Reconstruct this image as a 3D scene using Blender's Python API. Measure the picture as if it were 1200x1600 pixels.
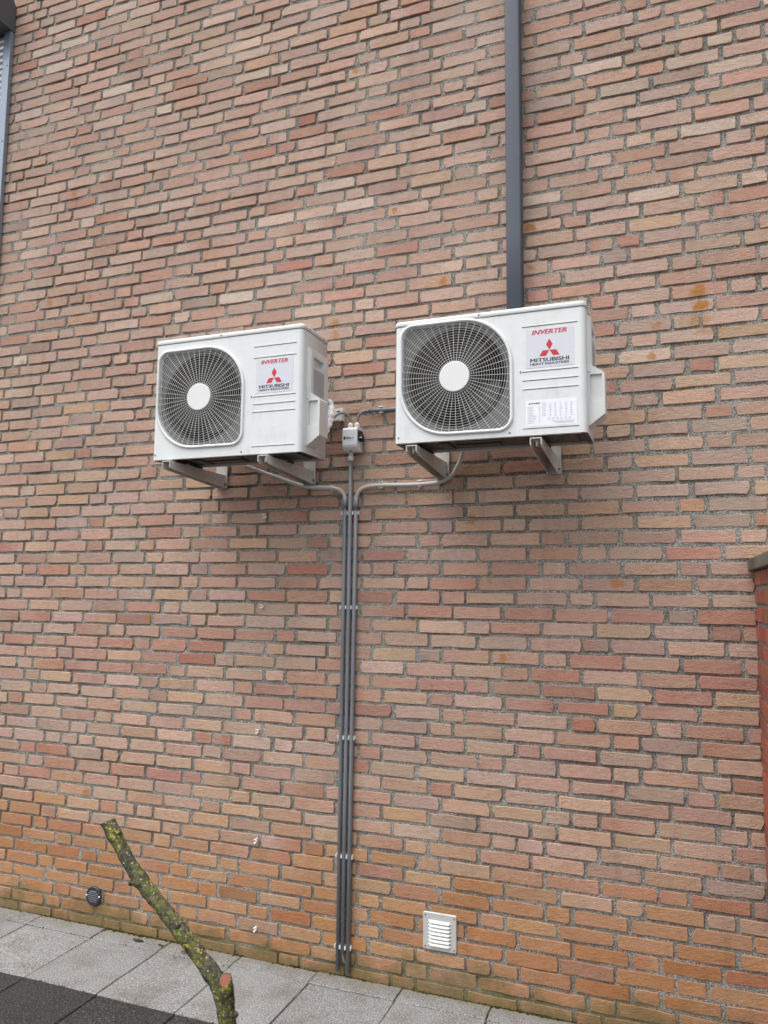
import bpy, bmesh, math, random
import numpy as np
from mathutils import Vector, Matrix, noise

for o in list(bpy.data.objects):
    bpy.data.objects.remove(o)
S = bpy.context.scene
COL = S.collection
R = math.radians

# ------------------------------------------------------------------ camera
# the house wall is the plane Y = 0, its outside is -Y; X right, Z up, paving at Z = 0
CAM_D, CAM_H = 3.2453, 1.66
FPX = 1198.75
YAW, PITCH, ROLL = R(20.7069), R(5.9655), R(0.5539)
cy, sy, cp, sp, cr, sr = (math.cos(YAW), math.sin(YAW), math.cos(PITCH), math.sin(PITCH),
                          math.cos(ROLL), math.sin(ROLL))
_f = Vector((-sy * cp, cy * cp, sp))
_r = Vector((cy, sy, 0))
_u = _r.cross(_f)
RIGHT = cr * _r + sr * _u
UP = -sr * _r + cr * _u
FWD = _f
cam = bpy.data.cameras.new('camera')
cam.sensor_fit = 'HORIZONTAL'
cam.sensor_width = 36.0
cam.lens = FPX / 1200.0 * 36.0
cam.clip_start = 0.05
cam.clip_end = 500
camo = bpy.data.objects.new('camera', cam)
camo.matrix_world = Matrix((
    (RIGHT.x, UP.x, -FWD.x, 0.0),
    (RIGHT.y, UP.y, -FWD.y, -CAM_D),
    (RIGHT.z, UP.z, -FWD.z, CAM_H),
    (0, 0, 0, 1)))
COL.objects.link(camo)
S.camera = camo


def project(x, y, z):
    """picture position (1200 x 1600) of a point, for choosing which bricks show largest"""
    v = Vector((x, y + CAM_D, z - CAM_H))
    d = v.dot(FWD)
    return 600 + FPX * v.dot(RIGHT) / d, 800 - FPX * v.dot(UP) / d


# ------------------------------------------------------------------ light
SUN_EL, SUN_AZ = R(68), R(-38)          # high, from the front and a little from the left
w = bpy.data.worlds.new('World')
S.world = w
w.use_nodes = True
nt = w.node_tree
nt.nodes.clear()
sky = nt.nodes.new('ShaderNodeTexSky')
sky.sky_type = 'NISHITA'
sky.sun_disc = False
sky.sun_elevation = SUN_EL
sky.sun_rotation = R(180) - SUN_AZ
sky.air_density = 1.0
sky.dust_density = 4.0
sky.ozone_density = 1.0
hs = nt.nodes.new('ShaderNodeHueSaturation')
hs.inputs['Saturation'].default_value = 0.22      # cloud cover: nearly white sky
bg = nt.nodes.new('ShaderNodeBackground')
bg.inputs['Strength'].default_value = 0.15
wo = nt.nodes.new('ShaderNodeOutputWorld')
nt.links.new(sky.outputs[0], hs.inputs['Color'])
nt.links.new(hs.outputs[0], bg.inputs['Color'])
nt.links.new(bg.outputs[0], wo.inputs['Surface'])

sl = bpy.data.lights.new('sun', 'SUN')
sl.energy = 1.0
sl.angle = R(60)
sl.color = (1.0, 0.985, 0.96)
so = bpy.data.objects.new('sun', sl)
sd = Vector((math.sin(SUN_AZ) * math.cos(SUN_EL), -math.cos(SUN_AZ) * math.cos(SUN_EL), math.sin(SUN_EL)))
so.rotation_euler = sd.to_track_quat('Z', 'Y').to_euler()
so.location = (0, -3, 8)
COL.objects.link(so)

S.render.engine = 'CYCLES'
S.view_settings.view_transform = 'Standard'
S.view_settings.look = 'None'
S.view_settings.gamma = 1.0
S.view_settings.use_curve_mapping = False
S.view_settings.exposure = 0.95


# ------------------------------------------------------------------ helpers
def lin(c):
    c = c / 255.0
    return c / 12.92 if c <= 0.04045 else ((c + 0.055) / 1.055) ** 2.4


def srgb(r, g, b, k=1.0):
    return (lin(r) * k, lin(g) * k, lin(b) * k)


class Nodes:
    def __init__(self, name):
        self.m = bpy.data.materials.new(name)
        self.m.use_nodes = True
        self.t = self.m.node_tree
        self.b = self.t.nodes['Principled BSDF']

    def n(self, kind, **kw):
        x = self.t.nodes.new(kind)
        for k, v in kw.items():
            if k in ('i',):
                for kk, vv in v.items():
                    x.inputs[kk].default_value = vv
            else:
                setattr(x, k, v)
        return x

    def l(self, a, b):
        self.t.links.new(a, b)

    def coords(self, kind='Object', scale=(1, 1, 1)):
        if kind == 'Position':
            g = self.n('ShaderNodeNewGeometry')
            out = g.outputs['Position']
        else:
            g = self.n('ShaderNodeTexCoord')
            out = g.outputs[kind]
        mp = self.n('ShaderNodeMapping')
        mp.inputs['Scale'].default_value = scale
        self.l(out, mp.inputs['Vector'])
        return mp.outputs['Vector']

    def noise(self, vec, scale, detail=3, rough=0.55, dist=0.0):
        x = self.n('ShaderNodeTexNoise')
        x.inputs['Scale'].default_value = scale
        x.inputs['Detail'].default_value = detail
        x.inputs['Roughness'].default_value = rough
        x.inputs['Distortion'].default_value = dist
        if vec is not None:
            self.l(vec, x.inputs['Vector'])
        return x.outputs['Fac']

    def ramp(self, fac, stops, mode='LINEAR'):
        x = self.n('ShaderNodeValToRGB')
        x.color_ramp.interpolation = mode
        e = x.color_ramp.elements
        while len(e) < len(stops):
            e.new(0.5)
        for el, (p, c) in zip(e, stops):
            el.position = p
            el.color = (c[0], c[1], c[2], 1) if not isinstance(c, (int, float)) else (c, c, c, 1)
        self.l(fac, x.inputs['Fac'])
        return x.outputs['Color']

    def mix(self, fac, a, b, blend='MIX'):
        x = self.n('ShaderNodeMix', data_type='RGBA', blend_type=blend)
        for val, idx in ((fac, 0), (a, 6), (b, 7)):
            if isinstance(val, (int, float)):
                x.inputs[idx].default_value = val
            elif isinstance(val, (tuple, list)):
                x.inputs[idx].default_value = (val[0], val[1], val[2], 1)
            else:
                self.l(val, x.inputs[idx])
        return x.outputs[2]

    def math(self, op, a, b=None, clamp=False):
        x = self.n('ShaderNodeMath', operation=op, use_clamp=clamp)
        for i, v in enumerate((a, b)):
            if v is None:
                continue
            if isinstance(v, (int, float)):
                x.inputs[i].default_value = v
            else:
                self.l(v, x.inputs[i])
        return x.outputs[0]

    def maprange(self, v, a, b, c=0.0, d=1.0, smooth=True):
        x = self.n('ShaderNodeMapRange', interpolation_type='SMOOTHSTEP' if smooth else 'LINEAR')
        self.l(v, x.inputs['Value'])
        for k, val in zip(('From Min', 'From Max', 'To Min', 'To Max'), (a, b, c, d)):
            x.inputs[k].default_value = val
        return x.outputs['Result']

    def bump(self, height, strength, dist, prev=None):
        x = self.n('ShaderNodeBump')
        x.inputs['Strength'].default_value = strength
        x.inputs['Distance'].default_value = dist
        self.l(height, x.inputs['Height'])
        if prev is not None:
            self.l(prev, x.inputs['Normal'])
        return x.outputs['Normal']

    def out(self, color=None, rough=None, normal=None, metallic=None, spec=None):
        for k, v in (('Base Color', color), ('Roughness', rough), ('Normal', normal), ('Metallic', metallic),
                     ('Specular IOR Level', spec)):
            if v is None:
                continue
            if isinstance(v, (int, float)):
                self.b.inputs[k].default_value = v
            elif isinstance(v, (tuple, list)):
                self.b.inputs[k].default_value = (v[0], v[1], v[2], 1)
            else:
                self.l(v, self.b.inputs[k])
        return self.m


def paint(name, col, rough=0.4, dirt=0.12, metallic=0.0, scale=14.0, dirt_col=(0.16, 0.14, 0.11), bump=0.0, spec=0.5):
    """painted or moulded surface: slight grime clouds, streaks and gloss variation"""
    N = Nodes(name)
    v = N.coords('Position')
    n1 = N.noise(v, scale, 5, 0.6)
    vs = N.coords('Position', (60, 60, 5))
    n2 = N.noise(vs, 1.0, 3, 0.5)
    f = N.math('MULTIPLY', N.maprange(n1, 0.42, 0.78), N.maprange(n2, 0.35, 0.75, 0.3, 1.0))
    c = N.mix(N.math('MULTIPLY', f, dirt), col, dirt_col)
    r = N.maprange(n1, 0.3, 0.7, max(0.05, rough - 0.08), min(1, rough + 0.1))
    nrm = None
    if bump:
        nrm = N.bump(N.noise(v, 900, 2), 0.5, bump)
    return N.out(c, r, nrm, metallic, spec)


def tag(o, label=None, cat=None, group=None, kind=None):
    for k, v in (('label', label), ('category', cat), ('group', group), ('kind', kind)):
        if v:
            o[k] = v
    return o


def empty(name, loc, label=None, cat=None, group=None):
    o = bpy.data.objects.new(name, None)
    o.empty_display_size = 0.1
    o.location = loc
    COL.objects.link(o)
    tag(o, label, cat, group)
    return o


class MB:
    """collects faces in world coordinates; build() links them as one mesh object"""
    def __init__(self):
        self.v, self.f, self.mi, self.sm = [], [], [], []
        self.cm, self.cs = 0, False

    def vert(self, p):
        self.v.append(tuple(p))
        return len(self.v) - 1

    def face(self, idx, sm=None):
        self.f.append(tuple(idx))
        self.mi.append(self.cm)
        self.sm.append(self.cs if sm is None else sm)

    def poly(self, pts, sm=None):
        self.face([self.vert(p) for p in pts], sm)

    def box(self, x0, x1, y0, y1, z0, z1, bev=0.0):
        x0, x1 = min(x0, x1), max(x0, x1)
        y0, y1 = min(y0, y1), max(y0, y1)
        z0, z1 = min(z0, z1), max(z0, z1)
        if bev <= 0:
            i = [self.vert((x, y, z)) for x in (x0, x1) for y in (y0, y1) for z in (z0, z1)]
            for q in ((0, 1, 3, 2), (4, 6, 7, 5), (0, 4, 5, 1), (2, 3, 7, 6), (0, 2, 6, 4), (1, 5, 7, 3)):
                self.face([i[k] for k in q])
            return self
        bm = bmesh.new()
        bmesh.ops.create_cube(bm, size=1.0)
        for v in bm.verts:
            v.co = Vector(((x0 + x1) / 2 + v.co.x * (x1 - x0), (y0 + y1) / 2 + v.co.y * (y1 - y0),
                           (z0 + z1) / 2 + v.co.z * (z1 - z0)))
        bmesh.ops.bevel(bm, geom=list(bm.edges), offset=bev, segments=2, affect='EDGES', profile=0.6)
        self.add_bm(bm)
        return self

    def add_bm(self, bm, mat=None):
        bm.verts.index_update()
        base = len(self.v)
        for v in bm.verts:
            self.v.append(tuple(mat @ v.co if mat else v.co))
        for f in bm.faces:
            self.face([base + v.index for v in f.verts])
        bm.free()

    def loops(self, loops, closed=True, cap0=False, cap1=False, sm=None):
        """skin a list of equal point loops"""
        ids = [[self.vert(p) for p in lp] for lp in loops]
        n = len(ids[0])
        for a, b in zip(ids[:-1], ids[1:]):
            for i in range(n if closed else n - 1):
                j = (i + 1) % n
                self.face((a[i], a[j], b[j], b[i]), sm)
        if cap0:
            self.face(ids[0][::-1], False)
        if cap1:
            self.face(ids[-1], False)
        return self

    def tube(self, pts, rad, n=12, caps=True, sm=True):
        pts = [Vector(p) for p in pts]
        if not isinstance(rad, (list, tuple)):
            rad = [rad] * len(pts)
        t0 = (pts[1] - pts[0]).normalized()
        ref = Vector((0, 0, 1)) if abs(t0.z) < 0.9 else Vector((1, 0, 0))
        nrm = t0.cross(ref).normalized()
        loops = []
        for i, p in enumerate(pts):
            t = (pts[min(i + 1, len(pts) - 1)] - pts[max(i - 1, 0)]).normalized()
            nrm = (nrm - t * nrm.dot(t)).normalized()
            bi = t.cross(nrm)
            loops.append([p + (nrm * math.cos(a) + bi * math.sin(a)) * rad[i]
                          for a in (2 * math.pi * k / n for k in range(n))])
        return self.loops(loops, True, caps, caps, sm)

    def disc(self, c, ax, r, n=16):
        ax = Vector(ax).normalized()
        u = ax.orthogonal().normalized()
        v = ax.cross(u)
        self.poly([Vector(c) + (u * math.cos(2 * math.pi * k / n) + v * math.sin(2 * math.pi * k / n)) * r
                   for k in range(n)], False)

    def build(self, name, mat, parent=None, fix=True, cols=None):
        me = bpy.data.meshes.new(name)
        me.from_pydata(self.v, [], self.f)
        for m in (mat if isinstance(mat, (list, tuple)) else [mat]):
            me.materials.append(m)
        me.polygons.foreach_set('material_index', self.mi)
        me.polygons.foreach_set('use_smooth', self.sm)
        if cols is not None:
            a = me.color_attributes.new('bc', 'FLOAT_COLOR', 'POINT')
            a.data.foreach_set('color', np.asarray(cols, dtype=np.float32).ravel())
        if fix:
            bm = bmesh.new()
            bm.from_mesh(me)
            bmesh.ops.recalc_face_normals(bm, faces=bm.faces)
            bm.to_mesh(me)
            bm.free()
        me.update()
        o = bpy.data.objects.new(name, me)
        COL.objects.link(o)
        if parent is not None:
            o.parent = parent
            pl, a = Vector((0, 0, 0)), parent
            while a is not None:
                pl += Vector(a.location)
                a = a.parent
            o.location = -pl
        return o


def catmull(pts, n=8):
    pts = [Vector(p) for p in pts]
    P = [pts[0] * 2 - pts[1]] + pts + [pts[-1] * 2 - pts[-2]]
    out = []
    for i in range(1, len(P) - 2):
        a, b, c, d = P[i - 1:i + 3]
        for k in range(n):
            t = k / n
            out.append(0.5 * ((2 * b) + (c - a) * t + (2 * a - 5 * b + 4 * c - d) * t * t + (3 * b - a - 3 * c + d) * t ** 3))
    out.append(pts[-1])
    return out


def text_mesh(mb, txt, x0, x1, z0, z1, y, bold=0.0, shear=0.0, fat=0.0):
    """flat lettering filling the rectangle x0..x1, z0..z1 on the plane Y = y (facing -Y)"""
    cu = bpy.data.curves.new('lettering', 'FONT')
    cu.body = txt
    cu.size = 1.0
    cu.offset = bold
    cu.shear = shear
    cu.resolution_u = 3
    ob = bpy.data.objects.new('lettering', cu)
    COL.objects.link(ob)
    bpy.context.view_layer.update()
    dg = bpy.context.evaluated_depsgraph_get()
    me = bpy.data.meshes.new_from_object(ob.evaluated_get(dg))
    xs = [v.co.x for v in me.vertices]
    ys = [v.co.y for v in me.vertices]
    if xs:
        ax, bx, ay, by = min(xs), max(xs), min(ys), max(ys)
        for k, sh_ in enumerate((-fat, 0.0, fat) if fat else (0.0,)):
            base = len(mb.v)
            for v in me.vertices:
                mb.v.append((x0 + (v.co.x - ax) / (bx - ax) * (x1 - x0) + sh_, y - 0.00006 * k, z0 + (v.co.y - ay) / (by - ay) * (z1 - z0)))
            for p in me.polygons:
                mb.face([base + i for i in p.vertices], False)
    bpy.data.objects.remove(ob)
    bpy.data.curves.remove(cu)
    bpy.data.meshes.remove(me)


# ------------------------------------------------------------------ materials
def brick_material(name, stains=None, gloss=False):
    N = Nodes(name)
    at = N.n('ShaderNodeAttribute', attribute_name='bc')
    pos = N.coords('Position')
    posw = N.coords('Position', (1, 1, 2.2))
    c = at.outputs['Color']
    # cloudy burn marks, sand speckle, pale lime bloom
    n1 = N.noise(posw, 26, 3, 0.6)
    c = N.mix(N.maprange(n1, 0.40, 0.72, 0.0, 0.34), c, N.mix(1.0, c, (0.70, 0.65, 0.62), 'MULTIPLY'))
    n2 = N.noise(pos, 230, 2, 0.75)
    c = N.mix(N.maprange(n2, 0.53, 0.75, 0.0, 0.55), c, N.mix(1.0, c, (1.45, 1.45, 1.45), 'MULTIPLY'))
    c = N.mix(N.maprange(n2, 0.47, 0.28, 0.0, 0.75), c, N.mix(1.0, c, (0.5, 0.46, 0.44), 'MULTIPLY'))
    n3 = N.noise(pos, 7, 4, 0.7)
    c = N.mix(N.maprange(n3, 0.54, 0.78, 0.0, 0.35), c, (0.47, 0.40, 0.335))
    c = N.mix(N.maprange(n3, 0.44, 0.28, 0.0, 0.30), c, N.mix(1.0, c, (0.70, 0.70, 0.70), 'MULTIPLY'))
    # faint rain streaks
    n5 = N.noise(N.coords('Position', (7, 1, 0.55)), 1.6, 4, 0.6)
    c = N.mix(N.maprange(n5, 0.54, 0.76, 0.0, 0.30), c, N.mix(1.0, c, (0.66, 0.60, 0.54), 'MULTIPLY'))
    # algae on the damp foot of the wall
    sep = N.n('ShaderNodeSeparateXYZ')
    N.l(pos, sep.inputs[0])
    zz = N.math('ADD', sep.outputs['Z'], N.math('MULTIPLY', N.math('SUBTRACT', N.noise(pos, 6, 4, 0.6), 0.5), 0.42))
    # damp: rising moisture brings out the orange of the clay, fading upward unevenly
    zd = N.math('ADD', sep.outputs['Z'], N.math('MULTIPLY', N.math('SUBTRACT', N.noise(pos, 1.5, 4, 0.6), 0.5), 0.7))
    c = N.mix(N.maprange(zd, 0.66, 0.20, 0.0, 0.85), c, N.mix(1.0, c, (0.90, 0.76, 0.58), 'MULTIPLY'))
    ag = N.maprange(zz, 0.16, 0.0, 0.0, 0.78)
    c = N.mix(ag, c, N.mix(N.noise(pos, 60, 3), (0.075, 0.066, 0.022), (0.21, 0.17, 0.075)))
    if stains:
        wob = N.n('ShaderNodeVectorMath', operation='ADD')
        wn = N.n('ShaderNodeTexNoise', i={'Scale': 38.0, 'Detail': 3.0})
        N.l(pos, wn.inputs['Vector'])
        ws = N.n('ShaderNodeVectorMath', operation='SCALE')
        ws.inputs['Scale'].default_value = 0.045
        N.l(wn.outputs['Color'], ws.inputs[0])
        N.l(pos, wob.inputs[0])
        N.l(ws.outputs[0], wob.inputs[1])
        acc = None
        for (sx, sz, rx, rz, k) in stains:
            a = N.n('ShaderNodeVectorMath', operation='SUBTRACT')
            a.inputs[1].default_value = (sx + 0.0225, 0.0225, sz + 0.0225)
            N.l(wob.outputs[0], a.inputs[0])
            b = N.n('ShaderNodeVectorMath', operation='MULTIPLY')
            b.inputs[1].default_value = (1 / rx, 0.0, 1 / rz)
            N.l(a.outputs[0], b.inputs[0])
            d = N.n('ShaderNodeVectorMath', operation='LENGTH')
            N.l(b.outputs[0], d.inputs[0])
            m = N.maprange(d.outputs['Value'], 1.15, 0.45, 0.0, k)
            acc = m if acc is None else N.math('MAXIMUM', acc, m)
        c = N.mix(acc, c, N.mix(n2, (0.26, 0.10, 0.02), (0.48, 0.22, 0.06)))
    # hand-moulded skin: folds, drag marks and sand
    fold = N.noise(N.coords('Position', (0.8, 1, 1.7)), 46, 3, 0.62, 0.8)
    pit = n2
    nb = N.bump(fold, 0.7, 0.0055)
    nb = N.bump(pit, 0.9, 0.003, nb)
    if gloss:
        return N.out(c, 0.55, N.bump(pit, 0.3, 0.0006), spec=0.4)
    return N.out(c, 0.92, nb, spec=0.15)


# rust stains: X, Z, half width, half height, strength
STAINS = [(0.125, 2.883, 0.036, 0.03, 0.85),
          (0.128, 2.821, 0.04, 0.026, 0.95),
          (0.124, 2.999, 0.014, 0.014, 0.6),
          (0.126, 2.762, 0.05, 0.03, 0.5),
          (-0.039, 2.76, 0.022, 0.02, 0.6),
          (-0.062, 2.631, 0.022, 0.02, 0.7),
          (0.168, 2.718, 0.08, 0.024, 0.35),
          (-0.552, 3.263, 0.03, 0.024, 0.85),
          (-0.549, 3.08, 0.02, 0.018, 0.65),
          (-1.19, 3.456, 0.018, 0.018, 0.75),
          (-0.947, 3.071, 0.026, 0.026, 0.75),
          (-1.485, 2.933, 0.024, 0.024, 0.65),
          (-1.484, 2.876, 0.022, 0.03, 0.5),
          (-1.401, 4.214, 0.02, 0.018, 0.6),
          (-3.124, 3.885, 0.026, 0.02, 0.65),
          (-3.26, 3.268, 0.024, 0.03, 0.65),
          (-2.975, 3.264, 0.022, 0.024, 0.5),
          (-3.429, 2.939, 0.02, 0.02, 0.5),
          (-1.879, 3.2, 0.022, 0.02, 0.65),
          (-2.484, 1.527, 0.03, 0.03, 0.7),
          (-0.215, 1.703, 0.035, 0.024, 0.75),
          (-0.684, 1.389, 0.022, 0.02, 0.65),
          (-2.833, 0.634, 0.028, 0.022, 0.6),
          (-0.821, 1.978, 0.03, 0.022, 0.65),
          (-0.74, 1.72, 0.014, 0.03, 0.5)]

M_BRICK = brick_material('handmade_brick')
M_BRICK_S = brick_material('handmade_brick_rust_stained', STAINS)
M_REDBRICK = brick_material('smooth_red_brick', gloss=True)


def mortar_material():
    N = Nodes('sandy_mortar')
    pos = N.coords('Position')
    n1 = N.noise(pos, 210, 2, 0.8)
    n2 = N.noise(pos, 24, 3, 0.6)
    n3 = N.noise(pos, 2.2, 3, 0.6)
    c = N.ramp(n1, [(0.32, (0.065, 0.061, 0.054)), (0.45, (0.235, 0.222, 0.198)), (0.56, (0.315, 0.300, 0.270)), (0.70, (0.68, 0.655, 0.60))])
    c = N.mix(N.maprange(n2, 0.42, 0.7, 0, 0.5), c, N.mix(1.0, c, (0.55, 0.54, 0.50), 'MULTIPLY'))
    c = N.mix(N.maprange(n3, 0.48, 0.68, 0, 0.55), c, N.mix(1.0, c, (0.60, 0.61, 0.57), 'MULTIPLY'))
    c = N.mix(N.maprange(n3, 0.46, 0.30, 0, 0.5), c, N.mix(1.0, c, (1.22, 1.16, 1.05), 'MULTIPLY'))
    sep = N.n('ShaderNodeSeparateXYZ')
    N.l(pos, sep.inputs[0])
    zz = N.math('ADD', sep.outputs['Z'], N.math('MULTIPLY', N.math('SUBTRACT', N.noise(pos, 6, 4, 0.6), 0.5), 0.42))
    c = N.mix(N.maprange(zz, 0.17, 0.02, 0.0, 0.8), c, N.mix(N.noise(pos, 60, 3), (0.06, 0.055, 0.02), (0.20, 0.165, 0.07)))
    nb = N.bump(n1, 1.0, 0.004)
    return N.out(c, 0.97, nb, spec=0.1)


M_MORTAR = mortar_material()


def slab_material(name, lo, mid, hi, stain, stain_amt, bump=0.0012):
    N = Nodes(name)
    pos = N.coords('Position')
    at = N.n('ShaderNodeObjectInfo')
    n1 = N.noise(pos, 150, 2, 0.85)
    c = N.ramp(n1, [(0.34, lo), (0.47, mid), (0.54, mid), (0.68, hi)])
    v = N.n('ShaderNodeTexVoronoi', i={'Scale': 110.0})
    N.l(pos, v.inputs['Vector'])
    c = N.mix(N.maprange(v.outputs['Distance'], 0.20, 0.12, 0.0, 0.35), c, N.ramp(N.noise(pos, 130, 1), [(0.45, lo), (0.55, hi)]))
    n2 = N.noise(pos, 5.5, 5, 0.65)
    c = N.mix(N.maprange(n2, 0.44, 0.72, 0, stain_amt), c, N.mix(1.0, c, stain, 'MULTIPLY'))
    n3 = N.noise(pos, 1.6, 3, 0.5)
    c = N.mix(N.maprange(n3, 0.4, 0.7, 0, 0.35), c, N.mix(1.0, c, (0.72, 0.70, 0.66), 'MULTIPLY'))
    # brown dirt washed against the foot of the wall
    sep = N.n('ShaderNodeSeparateXYZ')
    N.l(pos, sep.inputs[0])
    yy = N.math('ADD', sep.outputs['Y'], N.math('MULTIPLY', N.math('SUBTRACT', N.noise(pos, 9, 4, 0.7), 0.5), 0.22))
    c = N.mix(N.maprange(yy, -0.12, 0.03, 0.0, 0.7), c, N.mix(n1, (0.10, 0.083, 0.055), (0.25, 0.215, 0.15)))
    rv = N.maprange(at.outputs['Random'], 0, 1, 0.0, 0.22, False)
    c = N.mix(rv, c, N.mix(1.0, c, (0.70, 0.70, 0.70), 'MULTIPLY'))
    nb = N.bump(n1, 0.8, bump)
    return N.out(c, N.maprange(n2, 0.3, 0.7, 0.6, 0.9), nb, spec=0.3)


M_SLAB = slab_material('speckled_light_concrete', (0.085, 0.086, 0.087), (0.225, 0.226, 0.226), (0.47, 0.47, 0.465), (0.62, 0.57, 0.49), 0.7)
M_DARKSLAB = slab_material('dark_speckled_concrete', (0.009, 0.009, 0.009), (0.024, 0.0238, 0.023), (0.15, 0.148, 0.14), (0.8, 0.75, 0.68), 0.4)


def soil_material():
    N = Nodes('joint_soil')
    pos = N.coords('Position')
    c = N.ramp(N.noise(pos, 90, 4, 0.7), [(0.3, (0.012, 0.011, 0.008)), (0.7, (0.07, 0.058, 0.035))])
    return N.out(c, 0.95, N.bump(N.noise(pos, 160, 3), 0.8, 0.004), spec=0.1)


M_SOIL = soil_material()


def asphalt_material():
    N = Nodes('asphalt')
    pos = N.coords('Position')
    c = N.ramp(N.noise(pos, 150, 3, 0.8), [(0.3, (0.02, 0.02, 0.02)), (0.6, (0.055, 0.054, 0.052)), (0.8, (0.16, 0.155, 0.15))])
    return N.out(c, 0.9, N.bump(N.noise(pos, 150, 3), 0.7, 0.003), spec=0.3)


M_ASPHALT = asphalt_material()

M_WHITE = paint('white_enamel', (0.70, 0.715, 0.71), 0.36, 0.20)
M_WHITE2 = paint('white_enamel_cover', (0.645, 0.655, 0.64), 0.45, 0.16)
M_GUARD = paint('guard_plastic', (0.60, 0.60, 0.575), 0.5, 0.15)
M_HUB = paint('hub_plastic', (0.72, 0.725, 0.71), 0.45, 0.06)
M_SHROUD = paint('shroud_grey', (0.14, 0.142, 0.138), 0.5, 0.3)
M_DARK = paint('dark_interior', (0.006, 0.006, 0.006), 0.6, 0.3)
M_FAN = paint('fan_plastic', (0.016, 0.016, 0.016), 0.5, 0.3)
M_GAP = paint('seam_shadow_gap', (0.05, 0.05, 0.048), 0.8, 0.0)
M_PAN = paint('galvanised_pan_shaded', (0.085, 0.088, 0.086), 0.55, 0.8, 0.3, 30, (0.03, 0.028, 0.024))  # pan colour darkened to carry the shade beneath the units
M_BRACKET = paint('bracket_paint', (0.60, 0.60, 0.565), 0.4, 0.55, 0.0, 26, (0.20, 0.17, 0.13))
M_RUBBER = paint('black_rubber', (0.02, 0.02, 0.02), 0.7, 0.2)
M_SCREW = paint('screw_metal', (0.16, 0.16, 0.155), 0.4, 0.2, 0.7)
M_STICKER = paint('silver_sticker', (0.60, 0.605, 0.66), 0.34, 0.10, 0.12)
M_PLATE = paint('rating_paper', (0.80, 0.82, 0.85), 0.4, 0.05)
M_INKRED = paint('red_ink', (0.55, 0.012, 0.03), 0.45, 0.0)
M_INKBLACK = paint('black_ink', (0.02, 0.02, 0.022), 0.45, 0.0)
M_INKGREY = paint('grey_ink', (0.58, 0.60, 0.64), 0.5, 0.0)
M_SIDELABEL = paint('printed_grey_label', (0.36, 0.37, 0.375), 0.5, 0.4, 0.0, 60)
M_CONDUIT = paint('grey_pvc', (0.175, 0.19, 0.21), 0.42, 0.25, 0.0, 20, (0.30, 0.29, 0.27))
M_CONDUIT_D = paint('dark_grey_pvc', (0.135, 0.148, 0.163), 0.45, 0.25, 0.0, 20, (0.25, 0.24, 0.22))
M_CONDUIT_L = paint('pale_grey_bend', (0.47, 0.48, 0.47), 0.42, 0.25, 0.0, 25)
M_CABLE = paint('grey_cable', (0.19, 0.195, 0.195), 0.5, 0.2)
M_BOX = paint('pale_grey_box', (0.76, 0.78, 0.82), 0.4, 0.12)
M_GLAND = paint('gland_plastic', (0.72, 0.72, 0.70), 0.45, 0.1)
M_KNOB = paint('black_knob', (0.008, 0.008, 0.009), 0.4, 0.1)
M_CLIP = paint('white_clip', (0.80, 0.80, 0.78), 0.45, 0.08)
M_PIPE = paint('anthracite_pipe', (0.074, 0.084, 0.108), 0.5, 0.25, 0.0, 8, (0.2, 0.2, 0.2), spec=0.35)
M_SHUTBOX = paint('anthracite_aluminium', (0.085, 0.092, 0.105), 0.45, 0.15)
M_RAIL = paint('grey_blue_rail', (0.26, 0.31, 0.37), 0.3, 0.12, 0.35)
M_SLAT = paint('shutter_aluminium', (0.55, 0.58, 0.62), 0.3, 0.1, 0.4)
M_ALU = paint('vent_aluminium', (0.52, 0.525, 0.51), 0.5, 0.5, 0.2, 40, (0.30, 0.27, 0.2))
M_LOUVRE = paint('vent_louvre', (0.78, 0.78, 0.75), 0.45, 0.35, 0.1, 60, (0.3, 0.27, 0.2))
M_VENTBLK = paint('dark_round_vent', (0.018, 0.021, 0.030), 0.4, 0.2)
M_WRAP = paint('white_wrap', (0.86, 0.86, 0.87), 0.6, 0.1, 0.0, 30, bump=0.0005)
M_COPING = slab_material('mossy_coping', (0.04, 0.04, 0.03), (0.15, 0.145, 0.12), (0.30, 0.29, 0.26), (0.5, 0.5, 0.3), 0.8)


def bark_material():
    N = Nodes('lichened_bark')
    pos = N.coords('Position')
    base = N.ramp(N.noise(N.coords('Position', (1, 1, 1)), 70, 5, 0.7, 0.6),
                  [(0.3, (0.022, 0.019, 0.014)), (0.5, (0.075, 0.066, 0.048)), (0.72, (0.20, 0.18, 0.145))])
    green = N.maprange(N.noise(pos, 34, 4, 0.65), 0.46, 0.58, 0, 0.75)
    c = N.mix(green, base, N.ramp(N.noise(pos, 210, 3), [(0.35, (0.050, 0.062, 0.014)), (0.7, (0.21, 0.22, 0.060))]))
    yel = N.maprange(N.noise(pos, 44, 5, 0.75, 0.3), 0.56, 0.62, 0, 1.0)
    c = N.mix(yel, c, N.ramp(N.noise(pos, 260, 2), [(0.35, (0.20, 0.175, 0.015)), (0.7, (0.50, 0.46, 0.10))]))
    pale = N.maprange(N.noise(pos, 84, 3, 0.6), 0.63, 0.69, 0, 0.7)
    c = N.mix(pale, c, (0.42, 0.47, 0.36))
    wh = N.maprange(N.noise(pos, 130, 2, 0.5), 0.69, 0.72, 0, 1.0)
    c = N.mix(wh, c, (0.62, 0.62, 0.55))
    nb = N.bump(N.noise(pos, 75, 5, 0.7, 0.6), 1.0, 0.006)
    nb = N.bump(N.noise(pos, 300, 3), 0.8, 0.0025, nb)
    return N.out(c, 0.9, nb, spec=0.2)


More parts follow.
